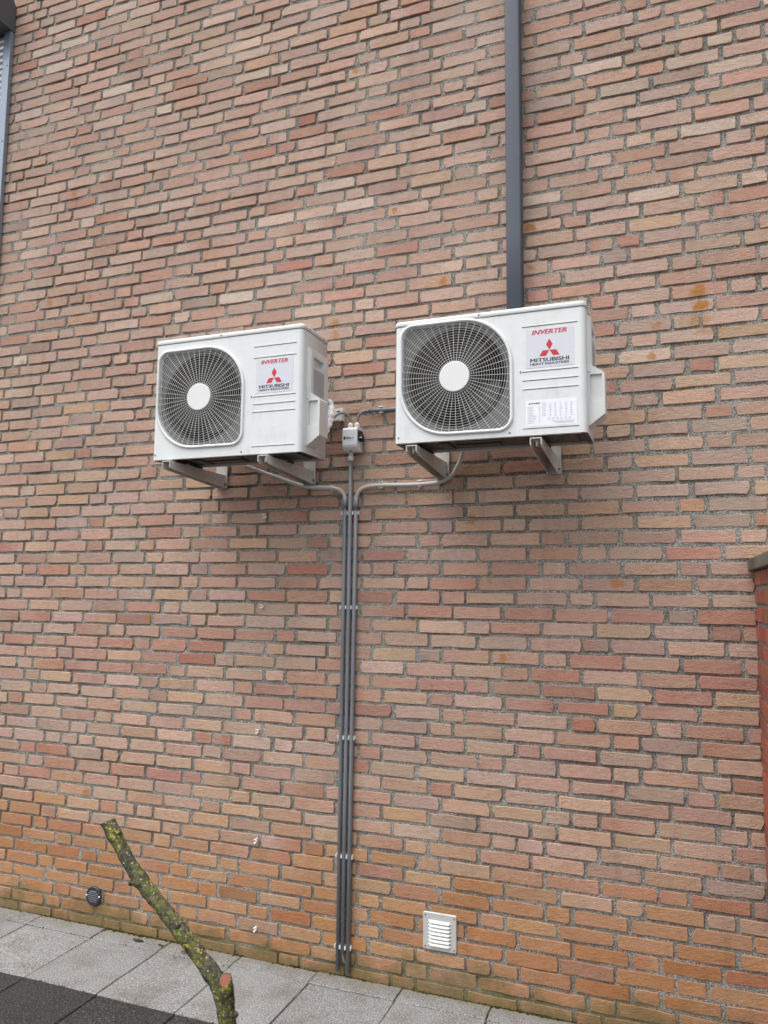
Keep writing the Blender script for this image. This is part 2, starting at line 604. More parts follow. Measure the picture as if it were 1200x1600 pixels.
M_BARK = bark_material()
M_CUT = paint('fresh_cut_wood', (0.20, 0.055, 0.030), 0.75, 0.6, 0.0, 160, (0.07, 0.018, 0.010))
M_DEADCUT = paint('old_dark_cut', (0.035, 0.026, 0.014), 0.9, 0.5, 0.0, 60)


def moss_material():
    N = Nodes('moss')
    pos = N.coords('Position')
    c = N.ramp(N.noise(pos, 120, 4, 0.7), [(0.3, (0.014, 0.013, 0.004)), (0.55, (0.055, 0.052, 0.014)), (0.75, (0.15, 0.135, 0.04))])
    return N.out(c, 0.97, N.bump(N.noise(pos, 300, 3), 1.0, 0.004), spec=0.05)


M_MOSS = moss_material()
M_LEAF = paint('dead_leaf', (0.035, 0.028, 0.018), 0.9, 0.4)

# ------------------------------------------------------------------ ground
rng = random.Random(7)
g = MB()
g.poly([(-120, -120, -0.05), (120, -120, -0.05), (120, 30, -0.05), (-120, 30, -0.05)])
tag(g.build('ground', M_ASPHALT), kind='structure')

pav = empty('pavement', (0, 0, 0))
pav['kind'] = 'structure'
g = MB()
g.poly([(-5.6, 0.0, -0.009), (1.4, 0.0, -0.009), (1.4, -1.80, -0.009), (-5.6, -1.80, -0.009)])
g.build('joint_bed', M_SOIL, pav)
XJ = [-5.40, -5.01, -4.62, -4.235, -3.845, -3.455, -3.066, -2.667, -2.284, -1.900, -1.512, -1.120, -0.739, -0.350, 0.038, 0.27]


def slab(x0, x1, y0, y1, mat, name, seed):
    q = random.Random(seed)
    dz = q.uniform(-0.0025, 0.002)
    b = 0.003
    tilt = [q.uniform(-0.0012, 0.0012) for _ in range(4)]
    xs, ys = (x0 + 0.0022, x1 - 0.0022), (y0 + 0.0022, y1 - 0.0022)
    m = MB()
    cs = [(xs[0], ys[0]), (xs[1], ys[0]), (xs[1], ys[1]), (xs[0], ys[1])]
    n = 5
    lo, mid, top = [], [], []
    for i in range(4):
        (ax, ay), (bx, by) = cs[i], cs[(i + 1) % 4]
        for k in range(n):
            t = k / n
            x, y = ax + (bx - ax) * t, ay + (by - ay) * t
            z = dz + tilt[i] * (1 - t) + tilt[(i + 1) % 4] * t
            jx, jy = q.uniform(-0.0012, 0.0012), q.uniform(-0.0012, 0.0012)
            cx, cyy = (xs[0] + xs[1]) / 2, (ys[0] + ys[1]) / 2
            ix, iy = (b if x < cx else -b), (b if y < cyy else -b)
            lo.append((x + jx, y + jy, -0.045))
            mid.append((x + jx, y + jy, z - b))
            top.append((x + jx * 1.3 + ix, y + jy * 1.3 + iy, z))
    m.loops([lo, mid, top], True, False, True)
    return m.build(name, mat, pav)


for i in range(len(XJ) - 1):
    slab(XJ[i], XJ[i + 1], -0.113, -0.006, M_SLAB, 'cut_slab', 100 + i)
    slab(XJ[i] + 0.004, XJ[i + 1] + 0.004, -0.520, -0.113, M_SLAB, 'paving_slab', 200 + i)
    for r_ in range(3):
        slab(XJ[i] + 0.012, XJ[i + 1] + 0.012, -0.520 - 0.405 * (r_ + 1), -0.520 - 0.405 * r_, M_DARKSLAB, 'dark_paving_slab', 300 + i + 40 * r_)

# ------------------------------------------------------------------ house wall
PIT = 0.0625
Z_J0 = 4.1067 - 66 * PIT        # a bed joint just below the paving
WX0, WX1, WZ1 = -5.4, 1.3, 6.0
wall = empty('house_wall', (-1.5, 0, 0), 'tall weathered house wall of mixed pink, tan and red handmade bricks', 'wall')

# mortar: a fine relief sheet, recessed and flush in patches, in front of a solid core
nx, nz = int((WX1 - WX0) / 0.0105), int((WZ1 + 0.02) / 0.0092)
xs = np.linspace(WX0, WX1, nx + 1)
zs = np.linspace(-0.02, WZ1, nz + 1)
rs = np.random.RandomState(3)


def vnoise(shape, cell):
    a = rs.rand(shape[0] // cell[0] + 3, shape[1] // cell[1] + 3)
    iz, ix = np.arange(shape[0]) / cell[0], np.arange(shape[1]) / cell[1]
    z0, x0 = iz.astype(int), ix.astype(int)
    fz, fx = (iz - z0)[:, None], (ix - x0)[None, :]
    fz, fx = fz * fz * (3 - 2 * fz), fx * fx * (3 - 2 * fx)
    A = a[z0][:, x0]
    B = a[z0][:, x0 + 1]
    Cc = a[z0 + 1][:, x0]
    Dd = a[z0 + 1][:, x0 + 1]
    return A * (1 - fz) * (1 - fx) + B * (1 - fz) * fx + Cc * fz * (1 - fx) + Dd * fz * fx


sh = (nz + 1, nx + 1)
big = vnoise(sh, (18, 26))
med = vnoise(sh, (4, 7))
fine = rs.rand(*sh)
dep = 0.0048 + (big - 0.5) * 0.009 + (med - 0.5) * 0.008 + (fine - 0.5) * 0.0034
dep = np.clip(dep, 0.0008 + fine * 0.0012, 0.0135)
V = np.empty((sh[0], sh[1], 3), dtype=np.float32)
V[..., 0] = xs[None, :] + (rs.rand(*sh) - 0.5) * 0.004
V[..., 1] = dep
V[..., 2] = zs[:, None] + (rs.rand(*sh) - 0.5) * 0.003
idx = np.arange(sh[0] * sh[1]).reshape(sh)
F = np.stack([idx[:-1, :-1], idx[:-1, 1:], idx[1:, 1:], idx[1:, :-1]], -1).reshape(-1, 4)
me = bpy.data.meshes.new('mortar')
me.vertices.add(sh[0] * sh[1])
me.vertices.foreach_set('co', V.ravel())
me.loops.add(F.size)
me.loops.foreach_set('vertex_index', F.ravel().astype(np.int32))
me.polygons.add(len(F))
me.polygons.foreach_set('loop_start', np.arange(0, F.size, 4, dtype=np.int32))
me.update(calc_edges=True)
me.materials.append(M_MORTAR)
mo = bpy.data.objects.new('mortar', me)
COL.objects.link(mo)
mo.parent = wall
mo.location = -Vector(wall.location)
g = MB()
g.box(WX0, WX1, 0.03, 0.30, -0.3, WZ1)
g.build('wall_core', M_MORTAR, wall)

KB = 0.97
PAL = {
    'P': srgb(187, 160, 145, KB), 'T': srgb(187, 157, 136, KB), 'R': srgb(182, 144, 127, KB),
    'D': srgb(174, 124, 107, KB), 'G': srgb(169, 147, 135, KB), 'O': srgb(180, 141, 111, KB),
    'L': srgb(199, 179, 163, KB), 'B': srgb(170, 125, 95, KB), 'Y': srgb(188, 157, 129, KB),
}
ZONES = [  # upper z, weights
    (0.08, dict(T=.45, G=.2, O=.2, R=.15)),
    (0.45, dict(O=.52, B=.12, Y=.16, D=.05, T=.15)),
    (0.62, dict(O=.30, T=.26, P=.14, Y=.14, D=.08, R=.08)),
    (1.20, dict(T=.27, P=.28, R=.18, D=.09, Y=.10, G=.08)),
    (1.95, dict(T=.19, P=.25, R=.27, D=.10, Y=.06, G=.13)),
    (2.70, dict(T=.25, P=.36, R=.14, Y=.10, G=.12, D=.03)),
    (9.00, dict(T=.15, P=.46, R=.19, L=.05, G=.12, D=.03)),
]
# bricks that stand out in the photograph: (X, Z, colour)
MARK = [(-1.216, 1.83, 'D'), (-0.954, 1.902, 'R'), (-0.826, 1.239, 'D'), (0.191, 1.151, 'D'), (0.216, 1.552, 'D'),
        (0.175, 1.673, 'D'), (-0.468, 0.865, 'D'), (0.081, 0.505, 'D'), (-1.775, 1.656, 'D'), (-1.609, 1.762, 'D'),
        (-1.345, 1.472, 'R'), (-3.132, 1.764, 'D'), (-3.23, 1.764, 'D'), (-2.986, 0.755, 'D'), (-3.131, 0.709, 'D'),
        (-3.203, 3.647, 'R'), (-0.924, 1.225, 'R'), (-0.381, 1.577, 'R'), (-0.541, 1.311, 'D'), (-1.263, 1.123, 'D'),
        (-1.517, 0.505, 'B'), (-1.753, 0.252, 'Y'), (-0.21, 2.555, 'Y'), (0.232, 2.684, 'Y'), (-0.753, 2.009, 'Y'),
        (-1.724, 0.409, 'O'), (0.049, 0.547, 'T'), (-0.989, 3.84, 'L'), (-0.805, 3.893, 'L')]


def pick(z, x, q):
    zz = z + q.uniform(-0.16, 0.14) + (0.05 if x > -0.3 else 0.0)
    for top, wts in ZONES:
        if zz < top:
            ks = list(wts)
            return q.choices(ks, [wts[k] for k in ks])[0]
    return 'P'


def brick_shape(x0, x1, z0, z1, q, nl=6, soft=1.0, y_face=None, depth=0.016):
    """hand-moulded brick: uneven arris outline, rounded edge, face a little proud or tilted"""
    L, H = x1 - x0, z1 - z0
    pts = []
    ns = 3
    rr = q.uniform(0.0015, 0.0048) * soft
    amp = 0.0017 * soft
    bow = q.uniform(-0.002, 0.0025) * soft
    n_long = nl if L > 0.14 else max(3, nl - 2)
    TS = {6: (0.0, 0.05, 0.34, 0.66, 0.95, 1.0), 4: (0.0, 0.10, 0.90, 1.0)}.get(n_long) or [k / (n_long - 1) for k in range(n_long)]
    for k in range(n_long):                         # bottom, left to right
        t = TS[k]
        pts.append((x0 + rr + (L - 2 * rr) * t, z0 + q.uniform(-amp, amp) + bow * math.sin(math.pi * t), 0, 1))
    for k in range(1, ns - 1):
        pts.append((x1 + q.uniform(-amp, amp) * 1.5, z0 + H * k / (ns - 1), -1, 0))
    bow = q.uniform(-0.0025, 0.002) * soft
    for k in range(n_long):                         # top, right to left
        t = 1 - TS[k]
        pts.append((x0 + rr + (L - 2 * rr) * t, z1 + q.uniform(-amp, amp) + bow * math.sin(math.pi * t), 0, -1))
    for k in range(1, ns - 1):
        pts.append((x0 + q.uniform(-amp, amp) * 1.5, z0 + H * (1 - k / (ns - 1)), 1, 0))
    if soft >= 1.0:
        # knocked corners and dents in the arrises
        if q.random() < 0.30:
            ci = q.choice((0, n_long - 1, n_long + 1, 2 * n_long))
            px, pz, a_, b_ = pts[ci]
            pts[ci] = (px + math.copysign(q.uniform(0.002, 0.007), (x0 + x1) / 2 - px), pz + math.copysign(q.uniform(0.002, 0.009), (z0 + z1) / 2 - pz), a_, b_)
        if q.random() < 0.22:
            ci = q.randint(1, n_long - 2) + q.choice((0, n_long + 1))
            px, pz, a_, b_ = pts[ci]
            pts[ci] = (px, pz + math.copysign(q.uniform(0.0015, 0.004), (z0 + z1) / 2 - pz), a_, b_)
    yf = min(0.0, q.gauss(-0.0006, 0.0013)) if y_face is None else y_face
    tx, tz = q.uniform(-0.007, 0.007) * soft, q.uniform(-0.022, 0.022) * soft
    cx, cz = (x0 + x1) / 2, (z0 + z1) / 2
    b = q.uniform(0.0012, 0.0026) * soft
    outer, inner = [], []
    for (px, pz, dx, dz) in pts:
        # shrink corners
        outer.append((px, depth, pz))
        ix = px + (b if px < cx - L * 0.35 else -b if px > cx + L * 0.35 else 0) * (1 if dz else 1.0)
        iz = pz + (b if pz < cz - H * 0.2 else -b if pz > cz + H * 0.2 else 0)
        inner.append((ix, yf + tx * (ix - cx) + tz * (iz - cz) + q.uniform(-0.0006, 0.0006) * soft, iz))
    mid = [((o[0] * 0.75 + i[0] * 0.25), i[1] + 0.0024 * soft, (o[2] * 0.75 + i[2] * 0.25)) for o, i in zip(outer, inner)]
    return outer, mid, inner


bricks = []
M4 = 0.0542                     # quarter of a brick with its joint
n_course = int((WZ1 - Z_J0) / PIT)
q = random.Random(20)
for k in range(n_course):
    z0 = Z_J0 + k * PIT
    pos = -(k % 2) - 2 * q.randint(0, 1)
    run = q.randint(0, 3)
    wob = q.uniform(-0.0015, 0.0015)
    while True:
        xa = WX0 + pos * M4
        if xa > WX1:
            break
        header = (run >= 2 and q.random() < 0.34) or run >= 6 or (run < 2 and q.random() < 0.07)
        n = 2 if header else 4
        run = 0 if header else run + 1
        xb = xa + n * M4
        pos += n
        ja, jb = 0.0060 + q.uniform(-0.0028, 0.003), 0.0060 + q.uniform(-0.0028, 0.003)
        jb_z, jt_z = 0.0060 + q.uniform(-0.002, 0.0022), 0.0060 + q.uniform(-0.002, 0.0022)
        bx0, bx1 = max(xa + ja, WX0), min(xb - jb, WX1)
        if bx1 - bx0 < 0.03:
            continue
        bz0, bz1 = z0 + jb_z + wob, z0 + PIT - jt_z + wob
        if bz1 < 0.005:
            continue
        bricks.append([bx0, bx1, max(bz0, -0.015), bz1, q.randrange(10 ** 9)])

BLOCKS = [(-2.21, -1.43, 2.22, 2.81), (-1.05, -0.27, 2.23, 2.76)]       # outdoor units in front of the wall


def shown_area(b):
    ps = [project(x, 0, z) for x in (b[0], b[1]) for z in (b[2], b[3])]
    (ax, ay), (bx, by), (cx, cy_), (dx, dy) = ps[0], ps[2], ps[3], ps[1]
    ar = abs((bx - ax) * (dy - ay) - (by - ay) * (dx - ax)) / 2 + abs((bx - cx) * (dy - cy_) - (by - cy_) * (dx - cx)) / 2
    mx, my = (ax + bx + cx + dx) / 4, (ay + by + cy_ + dy) / 4
    if not (0 < mx < 1200 and 0 < my < 1600):
        return 0
    if mx > 1172 and my > 870:
        return 0
    for (x0, x1, z0, z1) in BLOCKS:
        pa = project(x0, -0.43, z1)
        pb = project(x1, -0.43, z0)
        if pa[0] < mx < pb[0] and min(pa[1], project(x1, -0.43, z1)[1]) < my < pa[1] + 185:
            return 0
    return ar


def brick_colors(b, q, n):
    k = pick(b[2], (b[0] + b[1]) / 2, q)
    for (mx, mz, mk) in MARK:
        if b[0] < mx < b[1] and b[2] < mz < b[3]:
            k = mk
    k2 = pick(b[2], (b[0] + b[1]) / 2, q)
    c = np.array(PAL[k]) * 0.60 + np.array(PAL[k2]) * 0.40
    c = c * (1 + q.gauss(0, 0.055)) * (1 + np.array([q.gauss(0, 0.012), q.gauss(0, 0.015), q.gauss(0, 0.02)]))
    if q.random() < 0.22:
        c2 = np.array(PAL[pick(b[2], 0, q)]) * (1 + q.gauss(0, 0.06))
        c2 = c * 0.4 + c2 * 0.6
    else:
        c2 = c * (1 + q.gauss(0, 0.05))
    if q.random() < 0.5:
        c, c2 = c2, c
    return np.clip(c, 0.02, 0.8), np.clip(c2, 0.02, 0.8)


def brick_into(mb, cols, b, stained):
    q = random.Random(b[4])
    rings = brick_shape(b[0], b[1], b[2], b[3], q)
    c1, c2 = brick_colors(b, q, 0)
    n = len(rings[0])
    mb.cm = 1 if stained else 0
    mb.loops([list(r_) for r_ in rings], True, False, False, False)
    base = len(mb.v) - n
    # face strip: join bottom and top rows so that colours blend along the brick
    nl = 6 if (b[1] - b[0]) > 0.14 else 4
    bot = list(range(0, nl))
    rightp = [nl]
    topi = list(range(nl + 1, nl + 1 + nl))[::-1]
    leftp = [nl + 1 + nl]
    for i in range(nl - 1):
        mb.face((base + bot[i], base + bot[i + 1], base + topi[i + 1], base + topi[i]), False)
    mb.face((base + bot[-1], base + rightp[0], base + topi[-1]), False)
    mb.face((base + bot[0], base + topi[0], base + leftp[0]), False)
    for r_ in rings:
        for p in r_:
            t = (p[0] - b[0]) / max(1e-6, b[1] - b[0])
            t = min(1, max(0, t))
            t = t * t * (3 - 2 * t)
            c = c1 * (1 - t) + c2 * t
            cols.append((c[0], c[1], c[2], 1.0))


def is_stained(b):
    for (sx, sz, rx, rz, k) in STAINS:
        if b[0] - rx * 1.4 < sx < b[1] + rx * 1.4 and b[2] - rz * 1.4 < sz < b[3] + rz * 1.4:
            return True
    return False


order = sorted(range(len(bricks)), key=lambda i: -shown_area(bricks[i]))
single = set(order[:300])
rest, rest_cols = MB(), []
for i, b in enumerate(bricks):
    st = is_stained(b)
    if i in single:
        m, cc = MB(), []
        brick_into(m, cc, b, False)
        m.build('brick', M_BRICK_S if st else M_BRICK, wall, fix=False, cols=cc)
    else:
        brick_into(rest, rest_cols, b, st)
tag(rest.build('brick_courses', [M_BRICK, M_BRICK_S], wall, fix=False, cols=rest_cols), kind='stuff')

# ------------------------------------------------------------------ garden wall at the right
GX, GZ = 0.285, 1.752
gw = empty('garden_wall', (GX, -0.6, 0), 'low smooth red brick garden wall meeting the house wall at right edge', 'wall')
g = MB()
g.box(GX + 0.006, GX + 0.206, -1.30, -0.002, -0.02, GZ)
g.build('mortar', M_MORTAR, gw)
gp = 0.0664
q = random.Random(5)
for k in range(27):
    z1 = GZ - 0.003 - k * gp
    z0 = z1 - gp + 0.0165
    if z1 < 0.02:
        break
    y = -0.004 - (0.105 if k % 2 else 0.0)
    first = True
    while y > -1.28:
        ln = 0.100 if (first and k % 2 == 1) else 0.205
        if first and k % 2 == 1:
            y = -0.004
        first = False
        ya, yb = y, max(y - ln, -1.298)
        rings = brick_shape(0, ya - yb, z0, z1, q, 5, 0.35, y_face=0.0, depth=0.014)
        m = MB()
        m.loops([[(GX + p[1], ya - p[0], p[2]) for p in r_] for r_ in rings], True, False, True, False)
        c = np.array(srgb(166, 90, 74, 0.85)) * q.uniform(0.75, 1.2)
        c[1] *= q.uniform(0.85, 1.2)
        m.build('brick', M_REDBRICK, gw, cols=[(c[0], c[1], c[2], 1)] * len(m.v))
        y -= ln + 0.011
g = MB()
g.box(GX - 0.022, GX + 0.235, -0.62, -0.006, GZ + 0.001, GZ + 0.045, 0.005)
g.build('coping_slab', M_COPING, gw)
g = MB()
g.box(GX - 0.022, GX + 0.235, -1.33, -0.628, GZ + 0.001, GZ + 0.045, 0.005)
g.build('coping_slab', M_COPING, gw)

# ------------------------------------------------------------------ roller shutter at the upper left
SX = -3.642
rsn = empty('roller_shutter', (SX - 0.7, 0, 3.0), 'dark grey roller shutter with box and side rail, cut by upper left edge', 'shutter')
g = MB()
prof = [(-0.004, 5.005), (-0.004, 5.165), (-0.030, 5.205), (-0.150, 5.205), (-0.185, 5.165), (-0.185, 5.005)]
g.loops([[(SX - 1.45, y, z) for y, z in prof], [(SX, y, z) for y, z in prof]], True, True, True, False)
g.build('shutter_box', M_SHUTBOX, rsn)
g = MB()
g.box(SX - 0.058, SX - 0.004, -0.030, -0.003, 3.0, 5.003, 0.003)
rail = g.build('guide_rail', M_RAIL, rsn)
for z in (4.78, 4.30, 3.82):
    g = MB()
    g.tube([(SX - 0.018, -0.029, z), (SX - 0.018, -0.0315, z)], 0.004, 8)
    g.build('screw', M_INKBLACK, rail)
for k in range(48):
    z = 3.02 + k * 0.041
    g = MB()
    sec = [(-0.010, z), (-0.018, z + 0.006), (-0.021, z + 0.0185), (-0.018, z + 0.031), (-0.010, z + 0.0375)]
    g.loops([[(SX - 1.44, a, b_) for a, b_ in sec], [(SX - 0.0585, a, b_) for a, b_ in sec]], True, True, True, False)
    g.build('slat', M_SLAT, rsn)
g = MB()
g.box(SX - 1.47, SX - 0.002, -0.045, -0.003, 2.955, 2.998, 0.003)
g.build('sill', M_SHUTBOX, rsn)

# ------------------------------------------------------------------ square pipe above the right unit
pp = empty('wall_pipe', (-0.612, -0.05, 2.55), 'tall dark grey square pipe running up the wall behind the right unit', 'pipe')
g = MB()
g.cs = True
prof = []
for (cx_, cy_, a0) in ((-0.585, -0.070, -90), (-0.585, -0.020, 0), (-0.637, -0.020, 90), (-0.637, -0.070, 180)):
    for a in (0, 22, 45, 68, 90):
        prof.append((cx_ + 0.007 * math.cos(R(a0 + a)), cy_ + 0.007 * math.sin(R(a0 + a))))
g.loops([[(x, y, z) for x, y in prof] for z in (2.55, 3.2, 4.0, 5.0, 5.95)], True, True, True, True)
g.build('pipe_body', M_PIPE, pp)
for z in (2.95, 4.85):
    pass


# ------------------------------------------------------------------ outdoor units
def rrect(cx, cz, a, b, radii, off=0.0, n=10):
    """rounded rectangle, corner radii (TL, TR, BR, BL), grown by off; counter-clockwise seen from -Y"""
    tl, tr, br, bl = radii
    pts = []
    for (sx, sz, r_, a0) in ((1, 1, tr, 0), (-1, 1, tl, 90), (-1, -1, bl, 180), (1, -1, br, 270)):
        ccx, ccz = cx + sx * (a - r_), cz + sz * (b - r_)
        rr = max(0.002, r_ + off)
        for k in range(n + 1):
            t = R(a0 + 90 * k / n)
            pts.append((ccx + rr * math.cos(t), ccz + rr * math.sin(t)))
    return pts


def inside_rr(x, z, cx, cz, a, b, radii):
    dx, dz = x - cx, z - cz
    if abs(dx) > a or abs(dz) > b:
        return False
    r_ = radii[1] if dx > 0 and dz > 0 else radii[0] if dx <= 0 and dz > 0 else radii[2] if dx > 0 else radii[3]
    ex, ez = abs(dx) - (a - r_), abs(dz) - (b - r_)
    return not (ex > 0 and ez > 0 and ex * ex + ez * ez > r_ * r_)


def fill_hole(mb, outer, inner, y):
    bm = bmesh.new()
    edges = []
    for lp in (outer, inner):
        vs = [bm.verts.new((x, y, z)) for x, z in lp]
        for i in range(len(vs)):
            edges.append(bm.edges.new((vs[i], vs[(i + 1) % len(vs)])))
    bmesh.ops.triangle_fill(bm, use_beauty=True, use_dissolve=False, edges=edges)
    mb.add_bm(bm)


YF, YB = -0.425, -0.185          # front and back of the casings
RADII = (0.046, 0.188, 0.046, 0.188)


def profile(x0, x1, off=0.0, rf=0.020):
    pts = [(x1 + off, YB + off)]
    for a in range(0, 91, 15):
        pts.append((x1 - rf + (rf + off) * math.cos(R(-a)), YF + rf + (rf + off) * math.sin(R(-a))))
    for a in range(0, 91, 15):
        pts.append((x0 + rf + (rf + off) * math.cos(R(-90 - a)), YF + rf + (rf + off) * math.sin(R(-90 - a))))
    pts.append((x0 - off, YB + off))
    return pts


def screw(parent, x, z, y=YF, r_=0.0034):
    m = MB()
    m.tube([(x, y + 0.001, z), (x, y - 0.0022, z)], r_, 8)
    return m.build('screw', M_SCREW, parent)


def outdoor_unit(x0, x1, z0, z1, hub, rib_z, label, plate):
    u = empty('outdoor_unit', ((x0 + x1) / 2, (YF + YB) / 2, z0), label, 'air conditioner')
    hx, hz = hub
    zt = z1 - 0.0235             # underside of the lid
    prof = profile(x0, x1)
    # casing with the fan opening cut out of the front
    m = MB()
    front_i = [i for i, p in enumerate(prof) if abs(p[1] - YF) < 1e-6]
    m.cs = True
    side = prof[front_i[-1]:] + prof[:front_i[0] + 1]
    m.loops([[(x, y, z0) for x, y in side], [(x, y, zt) for x, y in side]], False, False, False, True)
    m.cs = False
    fx0, fx1 = prof[front_i[-1]][0], prof[front_i[0]][0]
    fx0, fx1 = min(fx0, fx1), max(fx0, fx1)
    rim = rrect(hx, hz, 0.2155, 0.2165, RADII, 0.010)
    fill_hole(m, [(fx0, z0), (fx1, z0), (fx1, zt), (fx0, zt)], rim, YF)
    cas = m.build('casing', M_WHITE, u, fix=True)
    # pressed ribs beside the fan opening
    for z in rib_z:
        mm = MB()
        mm.box(x0 + 0.512, x0 + 0.717, YF - 0.0018, YF + 0.002, z - 0.0006, z + 0.0030)
        mm.build('pressed_rib', M_WHITE, cas)
        mm = MB()
        mm.box(x0 + 0.512, x0 + 0.717, YF - 0.0006, YF + 0.002, z - 0.0028, z - 0.0007)
        mm.build('groove_shade', M_GAP, cas)  # dark strip paints the shade line below the rib
    # lid
    m = MB()
    m.cs = True
    m.loops([[(x, y, z) for x, y in profile(x0, x1, o)] for o, z in
             ((0.0018, zt + 0.0022), (0.0030, zt + 0.004), (0.0030, z1 - 0.007), (0.0012, z1 - 0.0025), (-0.004, z1))], True, True, True, True)
    lid = m.build('lid', M_WHITE, u)
    m = MB()
    m.loops([[(x, y, z) for x, y in profile(x0, x1, -0.004)] for z in (zt - 0.002, zt + 0.003)], True, True, True, False)
    m.build('lid_seam', M_GAP, u)
    screw(lid, x0 + 0.345, zt + 0.0135, YF - 0.003)
    for yy in (YF + 0.055, YB - 0.045):
        mm = MB()
        mm.tube([(x1 + 0.002, yy, zt + 0.012), (x1 + 0.0052, yy, zt + 0.012)], 0.0034, 8)
        mm.build('screw', M_SCREW, lid)
    screw(cas, x0 + 0.018, z0 + 0.022)
    screw(cas, x0 + 0.505, rib_z[-4])
    screw(cas, x0 + 0.462, z0 + 0.014)
    # raised rim round the opening
    m = MB()
    m.cs = True
    secs = [(0.0, 0.020), (0.0, -0.004), (0.0020, -0.0075), (0.0060, -0.0090), (0.0100, -0.0080), (0.0135, -0.0040), (0.0140, 0.001)]
    m.loops([[(x, YF + d, z) for x, z in rrect(hx, hz, 0.2155, 0.2165, RADII, o)] for o, d in secs], True, False, False, True)
    guard = m.build('fan_guard', M_WHITE, u)
    # rings and spokes of the guard
    m = MB()
    m.cs = False

    def bar(p, q_, w, d, y):
        p, q_ = Vector((p[0], 0, p[1])), Vector((q_[0], 0, q_[1]))
        t = (q_ - p).normalized()
        nn = Vector((t.z, 0, -t.x)) * w / 2
        a, b_, c, e = p + nn, p - nn, q_ + nn, q_ - nn
        m.loops([[(v.x, yy, v.z) for v, yy in ((a, y), (b_, y), (b_, y + d), (a, y + d))],
                 [(v.x, yy, v.z) for v, yy in ((c, y), (e, y), (e, y + d), (c, y + d))]], True, False, False, False)
    rr = 0.067
    while rr < 0.292:
        seg = max(40, int(rr * 620))
        for k in range(seg):
            a, b_ = 2 * math.pi * k / seg, 2 * math.pi * (k + 1) / seg
            mx, mz = hx + rr * math.cos((a + b_) / 2), hz + rr * math.sin((a + b_) / 2)
            if inside_rr(mx, mz, hx, hz, 0.2165, 0.2175, RADII):
                bar((hx + rr * math.cos(a), hz + rr * math.sin(a)), (hx + rr * math.cos(b_), hz + rr * math.sin(b_)), 0.0010, 0.0016, YF - 0.002)
        rr += 0.0101
    ns = 46
    for k in range(ns):
        a = 2 * math.pi * (k + 0.5) / ns + 0.03
        t = 0.06
        while inside_rr(hx + t * math.cos(a), hz + t * math.sin(a), hx, hz, 0.2165, 0.2175, RADII):
            t += 0.004
        bar((hx + 0.055 * math.cos(a), hz + 0.055 * math.sin(a)), (hx + t * math.cos(a), hz + t * math.sin(a)), 0.0014, 0.0020, YF - 0.0046)
    wires = m.build('guard_wires', M_GUARD, guard, fix=False)
    wires['kind'] = 'stuff'
    m = MB()
    m.cs = True
    circ = lambda r_, y: [(hx + r_ * math.cos(2 * math.pi * k / 48), y, hz + r_ * math.sin(2 * math.pi * k / 48)) for k in range(48)]
    m.loops([circ(0.0605, YF + 0.004), circ(0.0605, YF - 0.0075), circ(0.0592, YF - 0.0088), circ(0.057, YF - 0.0092)], True, True, True, True)
    m.build('hub_cap', M_HUB, guard)
    # shroud plate with its round mouth, fan and dark hold
    m = MB()
    mouth = [(hx + 0.200 * math.cos(2 * math.pi * k / 60), hz + 0.200 * math.sin(2 * math.pi * k / 60)) for k in range(60)]
    fill_hole(m, [(hx - 0.232, hz - 0.228), (hx + 0.232, hz - 0.228), (hx + 0.232, hz + 0.228), (hx - 0.232, hz + 0.228)], mouth, YF + 0.020)
    m.build('shroud', M_SHROUD, u, fix=False)
    m = MB()
    m.cs = True
    m.loops([[(hx + r_ * math.cos(2 * math.pi * k / 60), y, hz + r_ * math.sin(2 * math.pi * k / 60)) for k in range(60)]
             for r_, y in ((0.200, YF + 0.020), (0.190, YF + 0.026), (0.186, YF + 0.036), (0.186, YF + 0.075))], True, False, False, True)
    m.build('fan_throat', M_FAN, u, fix=False)
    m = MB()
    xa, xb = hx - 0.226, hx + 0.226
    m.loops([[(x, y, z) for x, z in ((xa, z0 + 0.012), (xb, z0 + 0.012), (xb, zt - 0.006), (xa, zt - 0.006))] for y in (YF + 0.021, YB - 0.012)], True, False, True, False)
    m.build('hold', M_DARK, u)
    m = MB()
    for k in range(3):
        a0 = 2 * math.pi * k / 3 + 0.4
        la, lb = [], []
        for s_ in range(9):
            t = s_ / 8
            ang = a0 + 1.35 * t
            dy = 0.030 + 0.055 * t
            la.append((hx + 0.055 * math.cos(ang), YF + dy + 0.012, hz + 0.055 * math.sin(ang)))
            ro = 0.178 - 0.03 * abs(t - 0.45)
            lb.append((hx + ro * math.cos(ang + 0.35), YF + dy, hz + ro * math.sin(ang + 0.35)))
        m.cs = True
        m.loops([la, lb], False, False, False, True)
    m.loops([circ(0.055, YF + 0.03), circ(0.055, YF + 0.1)], True, True, True, True)
    m.build('fan', M_FAN, u, fix=False)
    # base pan seen from below, with pressed beads and the two foot rails
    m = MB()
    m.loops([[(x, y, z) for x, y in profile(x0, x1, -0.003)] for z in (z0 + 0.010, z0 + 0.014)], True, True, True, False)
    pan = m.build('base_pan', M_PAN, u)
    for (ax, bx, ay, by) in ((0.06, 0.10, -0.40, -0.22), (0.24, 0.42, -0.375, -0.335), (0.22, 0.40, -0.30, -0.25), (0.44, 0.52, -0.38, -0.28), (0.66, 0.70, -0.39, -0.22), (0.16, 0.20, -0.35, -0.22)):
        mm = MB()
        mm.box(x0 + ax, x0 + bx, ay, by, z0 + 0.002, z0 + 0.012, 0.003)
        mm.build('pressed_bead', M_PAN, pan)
    mm = MB()
    for y0_, y1_ in ((YF + 0.004, YF + 0.016), (YB - 0.014, YB - 0.002)):
        mm.box(x0 + 0.022, x1 - 0.022, y0_, y1_, z0 - 0.001, z0 + 0.011)
    mm.build('pan_lip', M_WHITE, pan)
